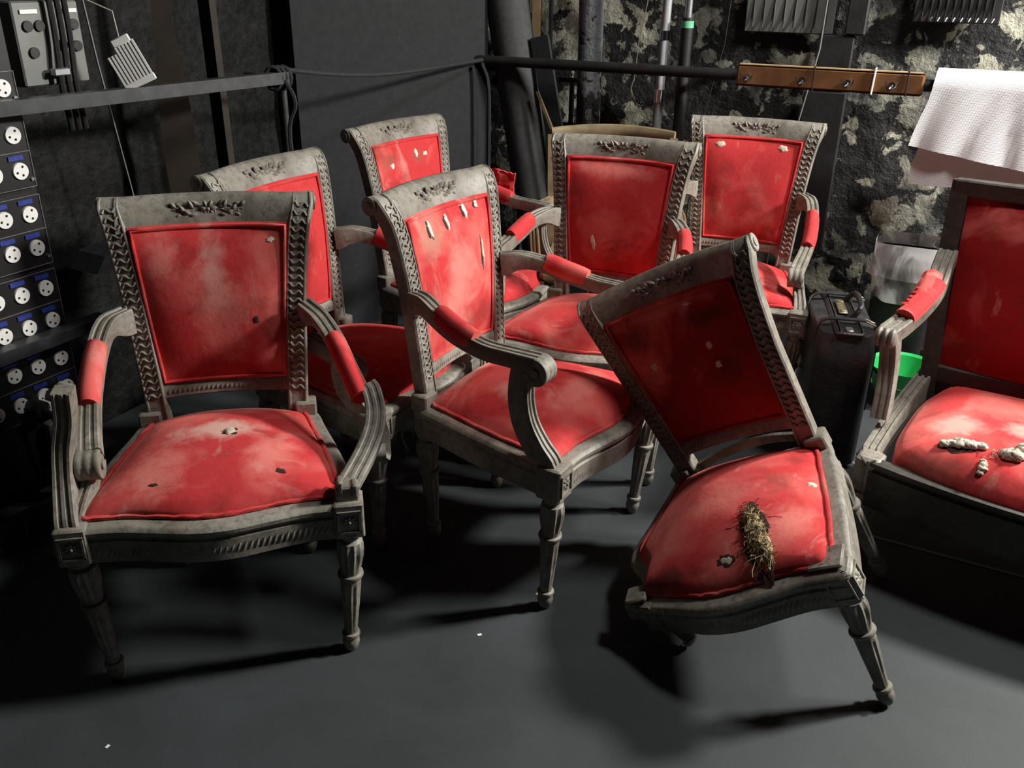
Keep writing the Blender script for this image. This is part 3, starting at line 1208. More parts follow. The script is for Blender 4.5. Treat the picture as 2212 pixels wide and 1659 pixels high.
# raise side rail top rails
sr = MB()
for sg in (-1, 1):
    sr.sweep([(sg * .352, .06, .425), (sg * .366, -.10, .398), (sg * .370, -.28, .385), (sg * .365, -.44, .382), (sg * .352, -.50, .378)],
             SEC, (1, 0, 0), scale=lambda t: (.044, .075))
sr.build('side_rail', W_, H)


def hc(u, v):
    a, b = 2 * u - 1, 2 * v - 1
    # squircle mapping
    k = 1 - .10 * (abs(a) * abs(b)) ** 3
    x = a * .325 * k
    yb, yf = .02, hs_front(x) + .012
    y = yf + (yb - yf) * v
    y = y + (.5 * (yb + yf) - y) * (1 - k)
    e = max(abs(a), abs(b))
    h = .060 * (1 - e ** 6) + .022 * (1 - a * a) * (1 - b * b)
    return (x, y, .385 + h)


m_ = MB()
m_.slab(hc, 33, 33, lambda u, v: (0, 0, -.05 if True else 0))
hcush = m_.build('seat_cushion', VHs, H, smooth=60)


def hsurf(x, y, lift=0.0):
    u = (x / .325 + 1) / 2
    yf = hs_front(x) + .012
    v = (y - yf) / (.02 - yf)
    p = Vector(hc(min(1, max(0, u)), min(1, max(0, v))))
    return Vector((x, y, p.z + lift))


tuft(hcush, hsurf, [(-.204, -.452), (-.165, -.440), (-.128, -.434)], .0115, M['white_stuff'], 1)
tear(hcush, hsurf, -.165, -.450, .048, .014, M['hole'], 11, 'tear', .0006, ang=.2, fl=.0005)
tuft(hcush, hsurf, [(-.113, -.478), (-.110, -.492), (-.112, -.505)], .007, M['stuff'], 2)
tuft(hcush, hsurf, [(-.073, -.444), (-.061, -.440), (-.050, -.443)], .014, M['stuff'], 3)
tuft(hcush, hsurf, [(-.052, -.408), (-.044, -.402), (-.038, -.400)], .011, M['stuff'], 4)
m_ = MB()
for i in range(14):
    x0 = -.14 + .10 * rnd.random()
    p0 = Vector((x0, -.45 + .04 * rnd.random(), 0))
    pts = []
    for q in range(6):
        p0 = p0 + Vector((rnd.uniform(-.008, .012), rnd.uniform(-.012, .004), 0))
        pts.append(hsurf(p0.x, p0.y, .002 + .006 * sin(q)))
    m_.tube(pts, .0008, 3)
tag(m_.build('loose_threads', M['string'], hcush), kind='stuff')
for sg in (-1, 1):
    ap = [(-.372, .07, .775), (-.370, .02, .748), (-.366, -.05, .708), (-.378, -.14, .678), (-.396, -.22, .656), (-.415, -.285, .640)]
    ap = [(-sg * x, y, z) for x, y, z in ap]
    m_ = MB()
    Pp = spline(ap, 24)
    m_.sweep(Pp, SEC, (1, 0, 0), scale=lambda t: (.052, .040))
    e = Pp[-1]
    for k in (-1, 0, 1):
        cc_ = e + Vector((k * .017, -.004, -.024))
        m_.ball(cc_, .024, (.5, 1, 1.1), 14)
    arm = m_.build('armrest', W_, H)
    m_ = MB()
    n_ = len(Pp)
    seg = Pp[9:19]
    m_.sweep([p + Vector((0, 0, -.004)) for p in seg], [(cos(2 * pi * i / 14), sin(2 * pi * i / 14)) for i in range(14)], (1, 0, 0),
             scale=lambda t: (.028, .022))
    for k in range(12):
        q = seg[rnd.randrange(len(seg))]
        m_.ball(q + Vector((rnd.uniform(-.025, .0), 0, .012)), .007, (1.4, 1, .7), 6, .6, k)
    pd = tag(m_.build('arm_pad', velvet('red_velvet_pad', 2.2, .6, .1), arm), 'torn red arm pad with frayed cover')
    if sg == -1:
        m_ = MB()
        m_.slab(lambda u, v: (-.405 + .05 * u + .004 * noise.noise(Vector((u * 6, v * 6, 0))), -.03 - .12 * v, .728 - .05 * v + .012 * sin(pi * u) + .004 * noise.noise(Vector((u * 7, v * 7, 3)))), 9, 12,
                lambda u, v: (0, 0, -.006))
        m_.build('torn_flap', velvet('red_velvet_flap_b', 6, .8, .1), pd)
    sp = [(-.410, -.290, .615), (-.402, -.285, .57), (-.394, -.295, .51), (-.388, -.315, .46), (-.384, -.335, .41)]
    m_ = MB()
    m_.sweep(spline([(-sg * x, y, z) for x, y, z in sp], 14), SEC, (1, 0, 0), scale=lambda t: (.044, .044))
    m_.build('arm_support', W_, H)
    m_ = MB()
    x0 = -.352 * -sg
    m_.box((x0, -.485, .335), (.06, .06, .095), bev=.006)
    for i in range(7):
        for s2 in (-1, 1):
            leaf(m_, (x0 + s2 * .002, -.516, .30 + .011 * i), (s2 * .6, 0, .8), (0, -1, 0), .026, .010, .005)
            leaf(m_, (x0 - sg * -.031, -.485 + s2 * .002, .30 + .011 * i), (0, s2 * .6, .8), (sg, 0, 0), .026, .010, .005)
    m_.lathe(LEGP, (x0, -.48, .29), (x0 * .98, -.47, .0825), 40, flute)
    m_.build('leg', W_, H)
    m_ = MB()
    m_.sweep([(-sg * -.33, .045, .31), (-sg * -.325, .06, .15), (-sg * -.318, .09, .0825)], sq, (1, 0, 0), scale=lambda t: (.042 - .01 * t, .042 - .01 * t))
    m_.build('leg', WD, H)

# ------------------------------------------------------------------ RIGHT WALL furniture
# barre (black rail) along the back wall
b = MB()
b.cyl((-.05, 0, 0), (3.4, 0, 0), .021, 16)
for s_ in (.02, 1.0, 2.2, 3.2):
    b.box((s_, .15, -.01), (.03, .27, .02))
o = b.build('barre_rail', M['black'], loc=tuple(Rp(0, .14, 1.105)), rz=RR)
tag(o, 'long black barre rail running across the flaking back wall', 'rail')
# coat rail with hooks
cr = thing('coat_rail', 'varnished wooden coat rail with chrome hooks, mounted on the black barre', 'coat rail', tuple(Rp(1.43, .185, 1.105)), RR)
MB().box((0, 0, .005), (.66, .018, .076), bev=.008).build('board', M['wood_tan'], cr)
MB().box((0, 0, .045), (.64, .017, .004)).build('top_edge', M['pine'], cr)
for hx in (-.285, -.085, .075, .225):
    h = MB()
    h.cyl((hx, -.010, .0), (hx, -.014, .0), .011, 14)
    for sg in (-1, 1):
        h.tube([(hx, -.012, -.004), (hx + sg * .008, -.030, -.012), (hx + sg * .018, -.042, -.002), (hx + sg * .022, -.040, .014)], .0028, 6)
    h.tube([(hx, -.012, .0), (hx, -.030, -.018), (hx, -.044, -.012)], .003, 6)
    h.build('coat_hook', M['chrome'], cr)
for hx in (-.045, .275):
    MB().tube([(hx, .012, .05), (hx, -.012, .049), (hx, -.013, -.034), (hx, .012, -.036)], .0022, 6).build('cable_tie', M['black'], cr)
MB().tube([(.163, .012, .052), (.163, -.0125, .053), (.160, -.013, -.035)], .0035, 6).build('cable_tie', M['white_plastic'], cr)


# towels over the barre
def towel(name, s0, s1, zf, zb, off, seed, amp, slope, lab, r=.03):
    mb = MB()
    W2 = s1 - s0
    cz = 1.105

    def f(u, v):
        s = s0 + W2 * u
        zend = zf - slope * u
        Lf = cz - zend
        Lb = cz - zb
        tot = Lf + pi * r + Lb
        d = v * tot
        if d < Lf:
            o_, z_ = r, zend + d
        elif d < Lf + pi * r:
            a = (d - Lf) / r
            o_, z_ = r * cos(a), cz + r * sin(a)
        else:
            o_, z_ = -r, cz - (d - Lf - pi * r)
        hang = min(1, max(0, (cz + r - z_) / .3))
        wv = amp * hang * (noise.noise(Vector((s * 7, z_ * 2.2, seed))) + .5 * sin(s * 26 + seed))
        sh = .06 * (1 - u) * hang * -1 * (1 if o_ > 0 else 0)
        return (s + sh - .01 * noise.noise(Vector((z_ * 9, seed, 1))), -(off + o_ + (abs(wv) if o_ >= 0 else -abs(wv) * .3)), z_)
    mb.slab(f, 44, 70, lambda u, v: (0, .004 * (1 if v < .5 else -1), -.004 if .4 < v < .6 else 0))
    o = mb.build(name, M['towel'], loc=tuple(Rp(0, 0, 0)), rz=RR, smooth=80)
    return tag(o, lab, 'towel', 'white towels on the barre')


towel('towel', 1.80, 2.62, .905, .95, .14, 3.0, .022, .13, 'white waffle towel on top, folded over the barre at the right, hanging shorter', .062)
towel('towel', 1.83, 2.60, .765, .93, .14, 8.0, .012, .00, 'white waffle towel underneath, showing below the top towel on the barre', .036)

# heating pipe / column, poles, strings
col = MB().cyl(Rp(.452, .0, 0), Rp(.402, .0, 3.0), .052, 28)
tag(col.build('pipe', M['column']), 'thick dark scuffed vertical pipe on the wall left of the poles', 'pipe')
p = thing('pole', 'silver metal pole leaning upright against the flaking wall', 'pole', tuple(Rp(.755, .07, 0)), 0)
base = Rp(.755, .07, 0)
top = Rp(.80, .07, 3.0)
MB().cyl((0, 0, 0), top - base, .0185, 20).build('shaft', simple('grey_painted_pole', (.42, .43, .45), .35, .1, .2, 15), p)
jn = base.lerp(top, .325) - base
MB().cyl(jn, jn + Vector((0, 0, .05)), .0215, 20).build('coupling', M['chrome'], p)
jn = base.lerp(top, .405) - base
MB().cyl(jn, jn + Vector((0, 0, .035)), .0215, 20).build('coupling', M['chrome'], p)
p = thing('pole', 'black pole with green tape, standing right of the silver pole', 'pole', tuple(Rp(.862, .07, 0)), 0)
MB().cyl((0, 0, 0), (0, 0, 1.30), .024, 20).build('shaft', M['black'], p)
MB().cyl((0, 0, 1.29), (0, 0, 2.6), .014, 20).build('upper_shaft', M['steel'], p)
MB().cyl((0, 0, 1.262), (0, 0, 1.288), .0252, 20).build('tape', M['green_tape'], p)
st_ = MB()
st_.tube([Rp(.695, .06, 2.6), Rp(.69, .06, 1.35), Rp(.665, .06, 1.2), Rp(.655, .06, 1.05)], .0022, 5)
st_.tube(spline([Rp(.655, .06, 1.06), Rp(.645, .06, 1.02), Rp(.655, .06, .985), Rp(.66, .06, .97), Rp(.652, .06, 1.0)], 14), .003, 5)
st_.tube([Rp(.655, .06, .99), Rp(.642, .06, .975), Rp(.628, .06, .962)], .0035, 5)
st_.tube([Rp(.655, .06, .99), Rp(.664, .06, .97), Rp(.667, .06, .952)], .0035, 5)
tag(st_.build('string', M['string']), 'knotted pale string hanging in front of the flaking wall', 'string')
tag(MB().tube([Rp(1.375, -.04, 2.4), Rp(1.36, -.04, 1.2), Rp(1.30, -.04, .8), Rp(1.27, -.04, .3)], .004, 6).build('cable', M['grey_metal']),
    'thin grey cable running down the wall behind the coat rail', 'cable')
tag(MB().tube([Rp(1.01, -.09, 1.9), Rp(.98, -.09, 1.2), Rp(.91, -.09, .85), Rp(.88, -.09, .3)], .0025, 6).build('cable', M['black']),
    'thin black cable running down the wall beside the black pole', 'cable')
# dark downpipe / box on the wall
d = MB().box(Rp(1.475, -.085, 2.0), (.075, .05, 1.50), Matrix.Rotation(RR, 3, 'Z'), bev=.006)
d.box(Rp(1.415, -.09, 1.148), (.125, .045, .20), Matrix.Rotation(RR, 3, 'Z'), bev=.004)
tag(d.build('trunking', M['black']), 'black vertical trunking with box on the wall above the coat rail', 'trunking')
MBk = MB().box(Rp(1.40, -.09, .72), (.16, .045, .64), Matrix.Rotation(RR, 3, 'Z'), bev=.004)
tag(MBk.build('trunking', M['black']), 'broad black trunking on the wall below the coat rail', 'trunking')


# hook panels near the top of the picture
def hook_board(s0, s1, z0, z1, nh, lab):
    t = thing('hook_board', lab, 'hook board', tuple(Rp((s0 + s1) / 2, -.105, z0)), RR, 'hook boards on the wall')
    w2 = (s1 - s0) / 2
    bd = MB()
    bd.box((0, .0, (z1 - z0) / 2), (2 * w2, .012, z1 - z0), bev=.003)
    bd.build('board', M['grey_metal'] if nh < 10 else M['black'], t)
    for i in range(nh):
        x = -w2 + .03 + (2 * w2 - .06) * i / (nh - 1)
        h = MB()
        h.tube([(x, -.004, .16), (x, -.010, .05), (x, -.016, .018), (x + .006, -.028, .008), (x + .012, -.030, .02)], .003, 5)
        h.build('hook', M['chrome'], t)


hook_board(1.05, 1.39, 1.248, 1.62, 8, 'grey board with a row of small metal hooks, above the left end of coat rail')
hook_board(1.667, 1.958, 1.303, 1.62, 10, 'black board with a row of small metal hooks, above the towels')

# black scenery flat
fl_ = thing('scenery_flat', 'tall plain black scenery flat standing in the corner behind the chairs', 'flat', (-.50, 3.90, 0), math.atan2(.47, .74))
MB().box((0, 0, 1.35), (.87, .03, 2.7)).build('face', M['flat_black'], fl_)
for x in (-.41, .41):
    MB().box((x, .035, 1.35), (.045, .04, 2.7)).build('batten', M['brown'], fl_)

# big black roll leaning right of the flat
r_ = MB()
pa, pb = Vector((.20, 3.60, .055)), Vector((.115, 3.74, 2.6))
pa = Rp(.305, .05, .02)
pb = Rp(-.19, .0, 2.6)
r_.cyl(pa, pb, .093, 40)
r_.cyl(pb, pb + Vector((0, 0, .002)), .09, 40)
tag(r_.build('carpet_roll', simple('grey_stage_cloth', (.05, .053, .055), .8, 0, .2, 40, .2)), 'thick black roll of stage cloth leaning beside the scenery flat', 'roll')


def leaning(p0, p1, w_, th_, name, m, lab, cat, hint=(.905, -.425, 0)):
    p0, p1 = Vector(p0), Vector(p1)
    mb = MB().sweep([p0, p1], [(-w_ / 2, -th_ / 2), (w_ / 2, -th_ / 2), (w_ / 2, th_ / 2), (-w_ / 2, th_ / 2)], hint)
    return tag(mb.build(name, m), lab, cat)


leaning(Rp(.50, .10, .0), Rp(.222, .055, 1.205), .080, .02, 'board', M['flat_black'], 'narrow flat black board leaning right of the thick black roll', 'board')
leaning(Rp(.160, -.05, .0), Rp(.160, -.05, 2.4), .036, .018, 'batten', M['pine'], 'pale pine batten upright behind the black board', 'batten')
leaning(Rp(.75, .16, .0), Rp(.245, .12, .99), .012, .012, 'stick', M['olive'], 'thin tan stick leaning between the roll and the black board', 'stick')
fr_ = MB()
for z in (1.028, .838):
    fr_.box(Rp(.30, -.03, z), (.16, .02, .02), Matrix.Rotation(RR, 3, 'Z'), bev=.003)
fr_.box(Rp(.345, -.03, .935), (.016, .02, .20), Matrix.Rotation(RR, 3, 'Z'))
fr_.box(Rp(.235, -.03, 1.4), (.012, .02, 1.1), Matrix.Rotation(RR, 3, 'Z'))
tag(fr_.build('metal_frame', M['rail']), 'small grey metal frame on the wall beside the scuffed pipe', 'frame')

# wooden chair half hidden behind E
wc = thing('wooden_chair', 'olive wooden chair with curved top rail, mostly hidden behind the rear centre armchair', 'chair', (.36, 3.40, 0), -.12)
arc = [Vector((x, .10 + .06 * (1 - (x / .24) ** 2), .890 + .012 * (1 - (x / .24) ** 2))) for x in [-.235 + .47 * i / 16 for i in range(17)]]
MB().sweep(arc, [(cos(2 * pi * i / 10), sin(2 * pi * i / 10)) for i in range(10)], (0, 0, 1), scale=lambda t: (.022, .011)).build('top_rail', M['olive'], wc)
for sg in (-1, 1):
    MB().sweep([(sg * .22, .05, 0), (sg * .215, .03, .45), (sg * .232, .10, .888)], sq, (1, 0, 0), scale=lambda t: (.03, .03)).build('back_post', M['olive'], wc)
    MB().sweep([(sg * .22, -.33, 0), (sg * .225, -.33, .44)], sq, (1, 0, 0), scale=lambda t: (.032, .032)).build('leg', M['olive'], wc)
    MB().sweep(spline([(sg * .218, .05, .66), (sg * .26, -.08, .66), (sg * .27, -.20, .645), (sg * .26, -.26, .60), (sg * .245, -.28, .46)], 16), SEC, (1, 0, 0), scale=lambda t: (.034, .03)).build('armrest', M['olive'], wc)
MB().box((0, -.14, .455), (.46, .42, .05), bev=.018).build('seat', M['olive_cloth'], wc)
MB().box((0, .07, .70), (.40, .02, .26), bev=.006).build('splat', M['olive_cloth'], wc)

# ------------------------------------------------------------------ CASE, BIN, BUCKET
case = thing('case', 'black leather pilot case standing upright with straps and brass lock', 'case', (1.07, 2.74, 0), -.20)
bw, bd, bh = .19, .44, .455


def cs(u, v):
    a = 2 * pi * u
    e = 5.0
    c, s2 = cos(a), sin(a)
    x = bw / 2 * abs(c) ** (2 / e) * (1 if c > 0 else -1)
    y = bd / 2 * abs(s2) ** (2 / e) * (1 if s2 > 0 else -1)
    k = 1 - .10 * max(0, v - .85) / .15
    z = .02 + v * (bh - .02)
    crease = .006 * sin(x * 130) * max(0, (v - .8) / .2) * (1 if y < 0 else .3)
    return (x * k, y * k - crease, z)


m_ = MB()
m_.grid(cs, 60, 20)
topl = [cs(i / 60, 1) for i in range(60)]
m_.add(topl + [(0, 0, bh + .012)], [(i, (i + 1) % 60, 60) for i in range(60)])
m_.add([cs(i / 60, 0) for i in range(60)], [tuple(range(59, -1, -1))])
m_.build('body', M['leather'], case, smooth=50)
m_ = MB().box((-.03, 0, bh + .008), (.020, bd * .92, .016), bev=.006).box((.035, 0, bh + .008), (.020, bd * .92, .016), bev=.006)
m_.box((0, 0, bh + .006), (.085, bd * .94, .012), bev=.004)
m_.build('top_frame', M['leather'], case)
MB().box((.0, .02, bh + .018), (.03, .13, .008), bev=.003).box((0, -.03, bh + .022), (.02, .02, .008), bev=.002).box((0, .06, bh + .022), (.02, .02, .008), bev=.002).build('combination_lock', M['brass'], case)
MB().tube(spline([(.02, -.07, bh + .012), (.045, -.06, bh + .045), (.05, .02, bh + .05), (.045, .09, bh + .045), (.02, .10, bh + .012)], 20), .0095, 8).build('handle', M['black'], case)
for y in (-.12, .13):
    sp = spline([(-.088, y, bh - .04), (-.075, y, bh + .018), (0, y, bh + .026), (.075, y, bh + .018), (.097, y, bh - .05), (.100, y, .18)], 26)
    m_ = MB().sweep(sp, [(-.011, -.002), (.011, -.002), (.011, .002), (-.011, .002)], (0, 1, 0))
    s_o = m_.build('strap', M['leather'], case)
    MB().tube([(.055, y - .014, bh + .026), (.085, y - .014, bh + .014), (.085, y + .014, bh + .014), (.055, y + .014, bh + .026)], .0022, 6, closed=True).build('buckle', M['brass'], s_o)
MB().box((0, -.185, bh + .014), (.022, .035, .01), bev=.002).build('clasp', M['steel'], case)

bx = Rp(1.83, .14, 0)
bn = thing('bin', 'black waste bin with clear plastic liner folded over its rim, against the wall', 'bin', tuple(bx), RR)


def rr(u, hx, hy, e=6.0):
    a = 2 * pi * u
    c, s2 = cos(a), sin(a)
    return hx * abs(c) ** (2 / e) * (1 if c > 0 else -1), hy * abs(s2) ** (2 / e) * (1 if s2 > 0 else -1)


def binf(u, v):
    x, y = rr(u, .095 + .03 * v, .075 + .025 * v)
    return (x, y, .50 * v)


m_ = MB()
m_.grid(binf, 49, 8)
m_.grid(lambda u, v: (binf(u, v)[0] * .96, binf(u, v)[1] * .96, binf(u, v)[2] + .005), 49, 8)
m_.box((0, 0, .01), (.18, .14, .02))
m_.build('body', M['black'], bn)


def lin(u, v):
    k = 1.03 + .015 * noise.noise(Vector((cos(2 * pi * u) * 2, sin(2 * pi * u) * 2, v * 4)))
    x, y = rr(u, .128 * k, .104 * k)
    z = .55 - .13 * v - .02 * noise.noise(Vector((cos(2 * pi * u) * 1.5, sin(2 * pi * u) * 1.5, 5))) * v
    return (x, y, z)


m_ = MB()
m_.grid(lin, 65, 12)
m_.grid(lambda u, v: (lin(u, 0)[0] * (1 - .10 * v), lin(u, 0)[1] * (1 - .10 * v), .55 - .22 * v + .01 * sin(u * 40) * v), 65, 8)
m_.build('liner', M['film'], bn, smooth=80)

gb = MB()
gb.lathe([(.085, 0), (.115, .12), (.135, .20), (.142, .215), (.130, .205), (.110, .12), (.080, .02)], (0, 0, 0), (0, 0, 1.0), 40)
gb = MB()
prof = [(.075, .0), (.10, .07), (.118, .14), (.124, .148), (.113, .14), (.096, .07), (.07, .012)]
vs, fs = [], []
for r, z in prof:
    for i in range(40):
        a = 2 * pi * i / 40
        vs.append((r * cos(a), r * sin(a), z))
for k in range(len(prof) - 1):
    for i in range(40):
        fs.append((k * 40 + i, k * 40 + (i + 1) % 40, (k + 1) * 40 + (i + 1) % 40, (k + 1) * 40 + i))
fs.append(tuple(range(39, -1, -1)))
fs.append(tuple((len(prof) - 1) * 40 + i for i in range(40)))
gb.add(vs, fs)
pl = MB().box((0, 0, .055), (2.2, .20, .11), bev=.004)
plo = tag(pl.build('plinth', M['black'], loc=tuple(Rp(2.78, .0, 0)), rz=RR), 'low black plinth along the foot of the wall behind the case', 'plinth')
gp = Rp(1.885, .40, .002)
bkt = thing('bucket', 'bright green plastic bowl bucket on the floor, seen past the right armchair support', 'bucket', tuple(gp), 0)
gb.build('body', M['green'], bkt)
MB().tube(spline([(-.124, 0, .14), (-.08, -.10, .10), (0, -.128, .085), (.08, -.10, .10), (.124, 0, .14)], 18), .004, 6).build('handle', M['black'], bkt)


def crumpled(name, pos, w2, h2, seed, lab, m):
    mb = MB()
    mb.slab(lambda u, v: ((u - .5) * w2 + .01 * noise.noise(Vector((v * 5, seed, 0))), .03 * noise.noise(Vector((u * 4, v * 4, seed))), v * h2 + .01 * noise.noise(Vector((u * 6, seed, 1)))), 14, 14,
            lambda u, v: (0, .01, 0))
    return tag(mb.build(name, m, loc=tuple(pos), rz=RR, smooth=80), lab, 'bag', 'crumpled pale bags by the wall')


crumpled('paper_bag', Rp(1.735, .34, .0), .09, .125, 3, 'pale yellow-green paper bag standing right of the case', M['paper'])
crumpled('paper_bag', (.935, 3.02, 0), .08, .20, 8, 'pale green crumpled bag on the floor left of the case', M['paper'])

# ------------------------------------------------------------------ LEFT SIDE: socket rack
rk = thing('socket_rack', 'tall black rack of round white three-pin sockets with blue labels, at the left edge', 'rack', tuple(Lp(0, 0, 0)), RL)
MB().box((-.32, .10, .95), (.885, .19, 1.70), bev=.004).build('cabinet', M['panel'], rk)
COLS = [.0745 - .0735 * k for k in range(5)]
GR = [(1.21, 1.125, [1.171]), (1.103, .918, [1.055, .963]), (.896, .706, [.848, .756]), (.689, .497, [.641, .547]), (.482, .290, [.431, .340])]
for z1, z0, rows in GR:
    pn = MB().box((-.30, -.002, (z0 + z1) / 2), (.822, .010, z1 - z0), bev=.002).build('socket_panel', M['panel'], rk)
    e = MB()
    e.box((.1125, -.008, (z0 + z1) / 2), (.0018, .003, z1 - z0))
    zl = [z1, z0] + ([sum(rows) / 2 + .002] if len(rows) == 2 else [])
    for z in zl:
        e.box((-.30, -.008, z), (.825, .003, .0018))
    e.build('panel_edging', M['edge'], pn)
    for z in rows:
        for s_ in COLS:
            sk = MB()
            sk.cyl((s_, -.006, z), (s_, -.0125, z), .0225, 28, .0215)
            sk.build('socket', M['white_plastic'], pn)
            pn_ = MB()
            for dx, dz in ((.006, .011), (-.011, -.003), (.004, -.011)):
                pn_.cyl((s_ + dx, -.0118, z + dz), (s_ + dx, -.0132, z + dz), .0033, 10)
            pn_.build('pin_holes', M['pin'], pn)
            if z < 1.05:
                MB().box((s_ - .006, -.0085, z + .034), (.042, .004, .012)).build('blue_label', M['blue'], pn)
    sc2 = MB().cyl((.104, -.006, z0 + .02), (.104, -.012, z0 + .02), .005, 10)
    sc2.build('screw', M['steel'], pn)
MB().box((-.35, -.035, .508), (1.14, .05, .036), bev=.003).build('cross_bar', M['rail'], rk)
# plugs and leads hanging below
for s_, z, m2 in ((.02, .335, 'black'), (-.045, .33, 'black')):
    m_ = MB()
    m_.cyl((s_, -.012, z), (s_, -.06, z), .022, 20)
    m_.tube(spline([(s_, -.06, z), (s_ + .01, -.085, z - .03), (s_ + .015, -.07, z - .14), (s_ + .01, -.05, z - .27)], 14), .007, 7)
    tag(m_.build('plug', M[m2], rk))
for s_, z in ((.052, .352), (-.022, .325)):
    MB().box((s_, -.035, z), (.022, .05, .028), bev=.004).build('connector', M['white_plastic'], rk)
m_ = MB().box((-.005, -.03, .17), (.05, .03, .20), bev=.004)
st2 = m_.build('connector_plate', M['grey_metal'], rk)
for z in (.245, .205, .15, .10):
    MB().cyl((-.005, -.045, z), (-.005, -.052, z), .012, 16).build('knob', M['steel'], st2)
kb = MB().box((0, 0, .045), (1.6, .02, .09), bev=.004)
tag(kb.build('kick_board', M['rail'], loc=tuple(Lp(-.42, .10, 0)), rz=RL), 'grey kick board on the floor below the socket rack', 'board')

# left barre rail (steel box section)
pa, pb = Vector((-1.86, 1.48, 1.13)), Vector((-.744, 3.04, 1.135))
lr = MB().sweep([Vector((-1.73, 1.47, 1.13)), Vector((-1.425, 2.07, 1.13)), Vector((-1.28, 2.29, 1.13)), pb], [(-.018, -.02), (.018, -.02), (.018, .02), (-.018, .02)], (0, 0, 1))
e2 = Lp(.83, -.28, 1.13)
lr.tube([pb + Vector((-.02, -.03, 0)), Vector((-.90, 3.12, 1.13))], .012, 8)
tag(lr.build('barre_rail', M['rail']), 'dark grey box-section rail crossing in front of the socket rack', 'rail')
# support post and drapes
tag(MB().cyl((-.765, 3.06, 0), (-.765, 3.06, 1.12), .012, 12).build('post', M['rail']), 'thin dark upright carrying the end of left rail', 'post')
leaning((-1.02, 3.20, 0), (-1.04, 3.22, 2.5), .05, .03, 'timber', M['brown'], 'slim dark brown upright timber in the dark corner', 'timber')
m_ = MB()
m_.slab(lambda u, v: ((u - .5) * (.05 + .055 * sin(pi * min(1, v * 1.15)) ** 2), 0, .35 + 1.25 * v), 6, 24, lambda u, v: (0, .012, 0))
tag(m_.build('scenery_piece', M['brown'], loc=(-1.10, 2.98, 0), rz=.3), 'waisted dark brown plywood cut-out upright in the dark corner', 'scenery')
# rope from rail to rail
rp = MB()
A0, B0 = Vector((-.744, 3.03, 1.158)), Rp(.0, .16, 1.108)
pts = []
for i in range(30):
    t = i / 29
    p = A0.lerp(B0, t)
    p.z -= .045 * sin(pi * t) * (1 - .6 * t)
    pts.append(p)
rp.tube(pts, .0085, 7)
for k in range(3):
    rp.tube([A0 + Vector((-.01 - .012 * k + .026 * cos(a), -.013 * k + .0 * a, -.024 + .034 * sin(a))) for a in [2 * pi * i / 12 for i in range(12)]], .0075, 6, closed=True, side=(0, 1, 0))
rp.tube(spline([A0 + Vector((0, -.02, -.03)), A0 + Vector((.03, -.03, -.10)), A0 + Vector((.0, -.02, -.22)), A0 + Vector((.035, -.01, -.62))], 16), .007, 6)
rp.tube(spline([B0 + Vector((.0, -.02, -.01)), B0 + Vector((.03, -.03, -.12)), B0 + Vector((.03, -.03, -.45))], 12), .008, 6)
tag(rp.build('rope', M['flat_black']), 'black rope tied between the two rails across the black flat', 'rope')

# junction panel upper left and hanging leads
jp = thing('junction_box', 'grey metal connector box with dark round holes, top left above the rail', 'junction box', tuple(Lp(.27, -.06, 1.16)), RL)
MB().box((0, 0, .105), (.20, .06, .21), bev=.004).build('body', M['grey_metal'], jp)
for dx, dz in ((-.065, .15), (-.030, .15), (-.060, .085), (.03, .10), (.075, .15), (.075, .095)):
    MB().cyl((dx, -.030, dz), (dx, -.037, dz), .014, 14).build('round_port', M['black'], jp)
for dx in (-.055, .065):
    MB().box((dx, -.032, .185), (.05, .006, .010)).build('label_strip', M['white_plastic'], jp)
for k, dx in enumerate((-.005, .018, .040)):
    MB().tube(spline([(dx, -.05, .40), (dx + .004, -.05, .15), (dx - .008, -.055, .0), (dx + .006, -.045, -.12)], 16), .008, 7).build('cable', M['black'], jp)
MB().box((-.01, -.055, .035), (.05, .02, .02), bev=.003).build('clip', M['steel'], jp)

# ribbed white metal plate resting on the left rail
gr = thing('ribbed_grille', 'white metal ribbed grille hanging by a cord above the left rail', 'grille', (-1.035, 2.585, 1.155), RL - .9)
gm = MB()
Rt = Matrix.Rotation(-.42, 3, 'Y')
for i in range(9):
    x = -.040 + .010 * i
    gm.box(Rt @ Vector((x, 0, .065 if i > 2 else .055)), (.0055, .006, .10 if i > 2 else .085), Rt)
gm.box(Rt @ Vector((0, 0, .010)), (.090, .008, .018), Rt, bev=.002)
gm.box(Rt @ Vector((.012, 0, .122)), (.050, .010, .020), Rt, bev=.002)
gm.build('ribs', M['white_plastic'], gr)
MB().tube([Rt @ Vector((.012, 0, .13)), Vector((-.05, .01, .19)), Vector((-.14, .02, .23))], .0018, 5).build('cord', M['string'], gr)
tag(MB().tube([Lp(.40, -.1, 1.9), Lp(.46, -.1, 1.2), Lp(.52, -.1, .7)], .003, 5).build('cable', M['grey_metal']), 'thin cable hanging straight down right of the socket rack', 'cable')
sh = MB()
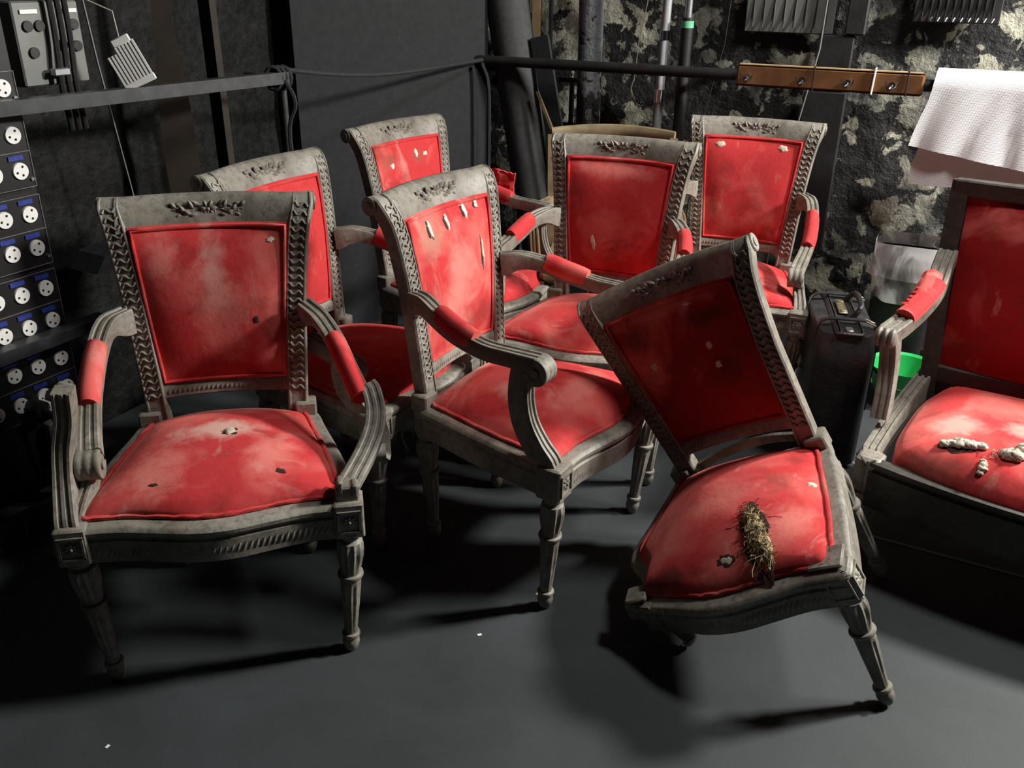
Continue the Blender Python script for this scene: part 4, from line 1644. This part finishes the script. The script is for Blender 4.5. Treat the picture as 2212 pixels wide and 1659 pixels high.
sh.add([(-.09, -.06, 0), (.09, -.06, .012), (.09, .06, .012), (-.09, .06, 0), (-.05, -.06, .045), (.07, -.06, .055), (.07, .06, .06), (-.05, .06, .05)],
       [(0, 3, 2, 1), (4, 5, 6, 7), (0, 1, 5, 4), (1, 2, 6, 5), (2, 3, 7, 6), (3, 0, 4, 7)])
tag(sh.build('bracket', M['rail'], loc=tuple(Lp(.40, -.14, .60)), rz=RL), 'dark wedge-shaped metal bracket on the wall beside the socket rack', 'bracket')
tag(MB().tube(spline([Lp(.42, -.05, .62), Lp(.44, .0, .45), Lp(.38, .0, .33), Lp(.36, .02, .20), Lp(.42, .02, .10)], 20), .003, 6).build('cable', M['wood_tan']),
    'thin brown cable dangling behind the nearest armchair', 'cable')

# floor tape lines and litter
for (x0, y0, x1, y1, w2, lab) in ((1.06, 2.60, 1.50, 2.38, .018, 'grey tape strip on the floor nearest the case'),
                                  (.98, 2.17, 1.60, 1.84, .010, 'faint grey tape strip on the floor under the right armchair')):
    a, b_ = Vector((x0, y0, .001)), Vector((x1, y1, .001))
    tp = MB().sweep([a, b_], [(-w2 / 2, -.001), (w2 / 2, -.001), (w2 / 2, .0008), (-w2 / 2, .0008)], (b_ - a).cross(Vector((0, 0, 1))))
    tag(tp.build('floor_tape', M['grey_metal']), lab, 'tape')
scr = [((.085, 1.853, 'pale label scrap on the floor at the central armchair front foot', .034, .011, -.5)),
       ((-.028, 2.44, 'pale label scrap on the floor beneath the central armchair', .036, .012, -.35)),
       ((-.070, 1.70, 'tiny white paper crumb midway along the front floor', .010, .007, .4)),
       ((-.82, 1.345, 'tiny white paper crumb on the floor at lower left', .009, .006, 1.2)),
       ((.855, 1.70, 'tiny white paper crumb on the floor right of the collapsed chair', .007, .005, .2))]
for x, y, lab, l_, w2, a in scr:
    m_ = MB()
    m_.slab(lambda u, v: ((u - .5) * l_, (v - .5) * w2, .0008 + .0015 * abs(noise.noise(Vector((u * 3, v * 3, l_ * 99))))), 6, 4, lambda u, v: (0, 0, .0006))
    tag(m_.build('paper_scrap', M['white_plastic'] if l_ < .02 else M['stuff'], loc=(x, y, 0), rz=a), lab, 'litter', 'scraps on the floor')
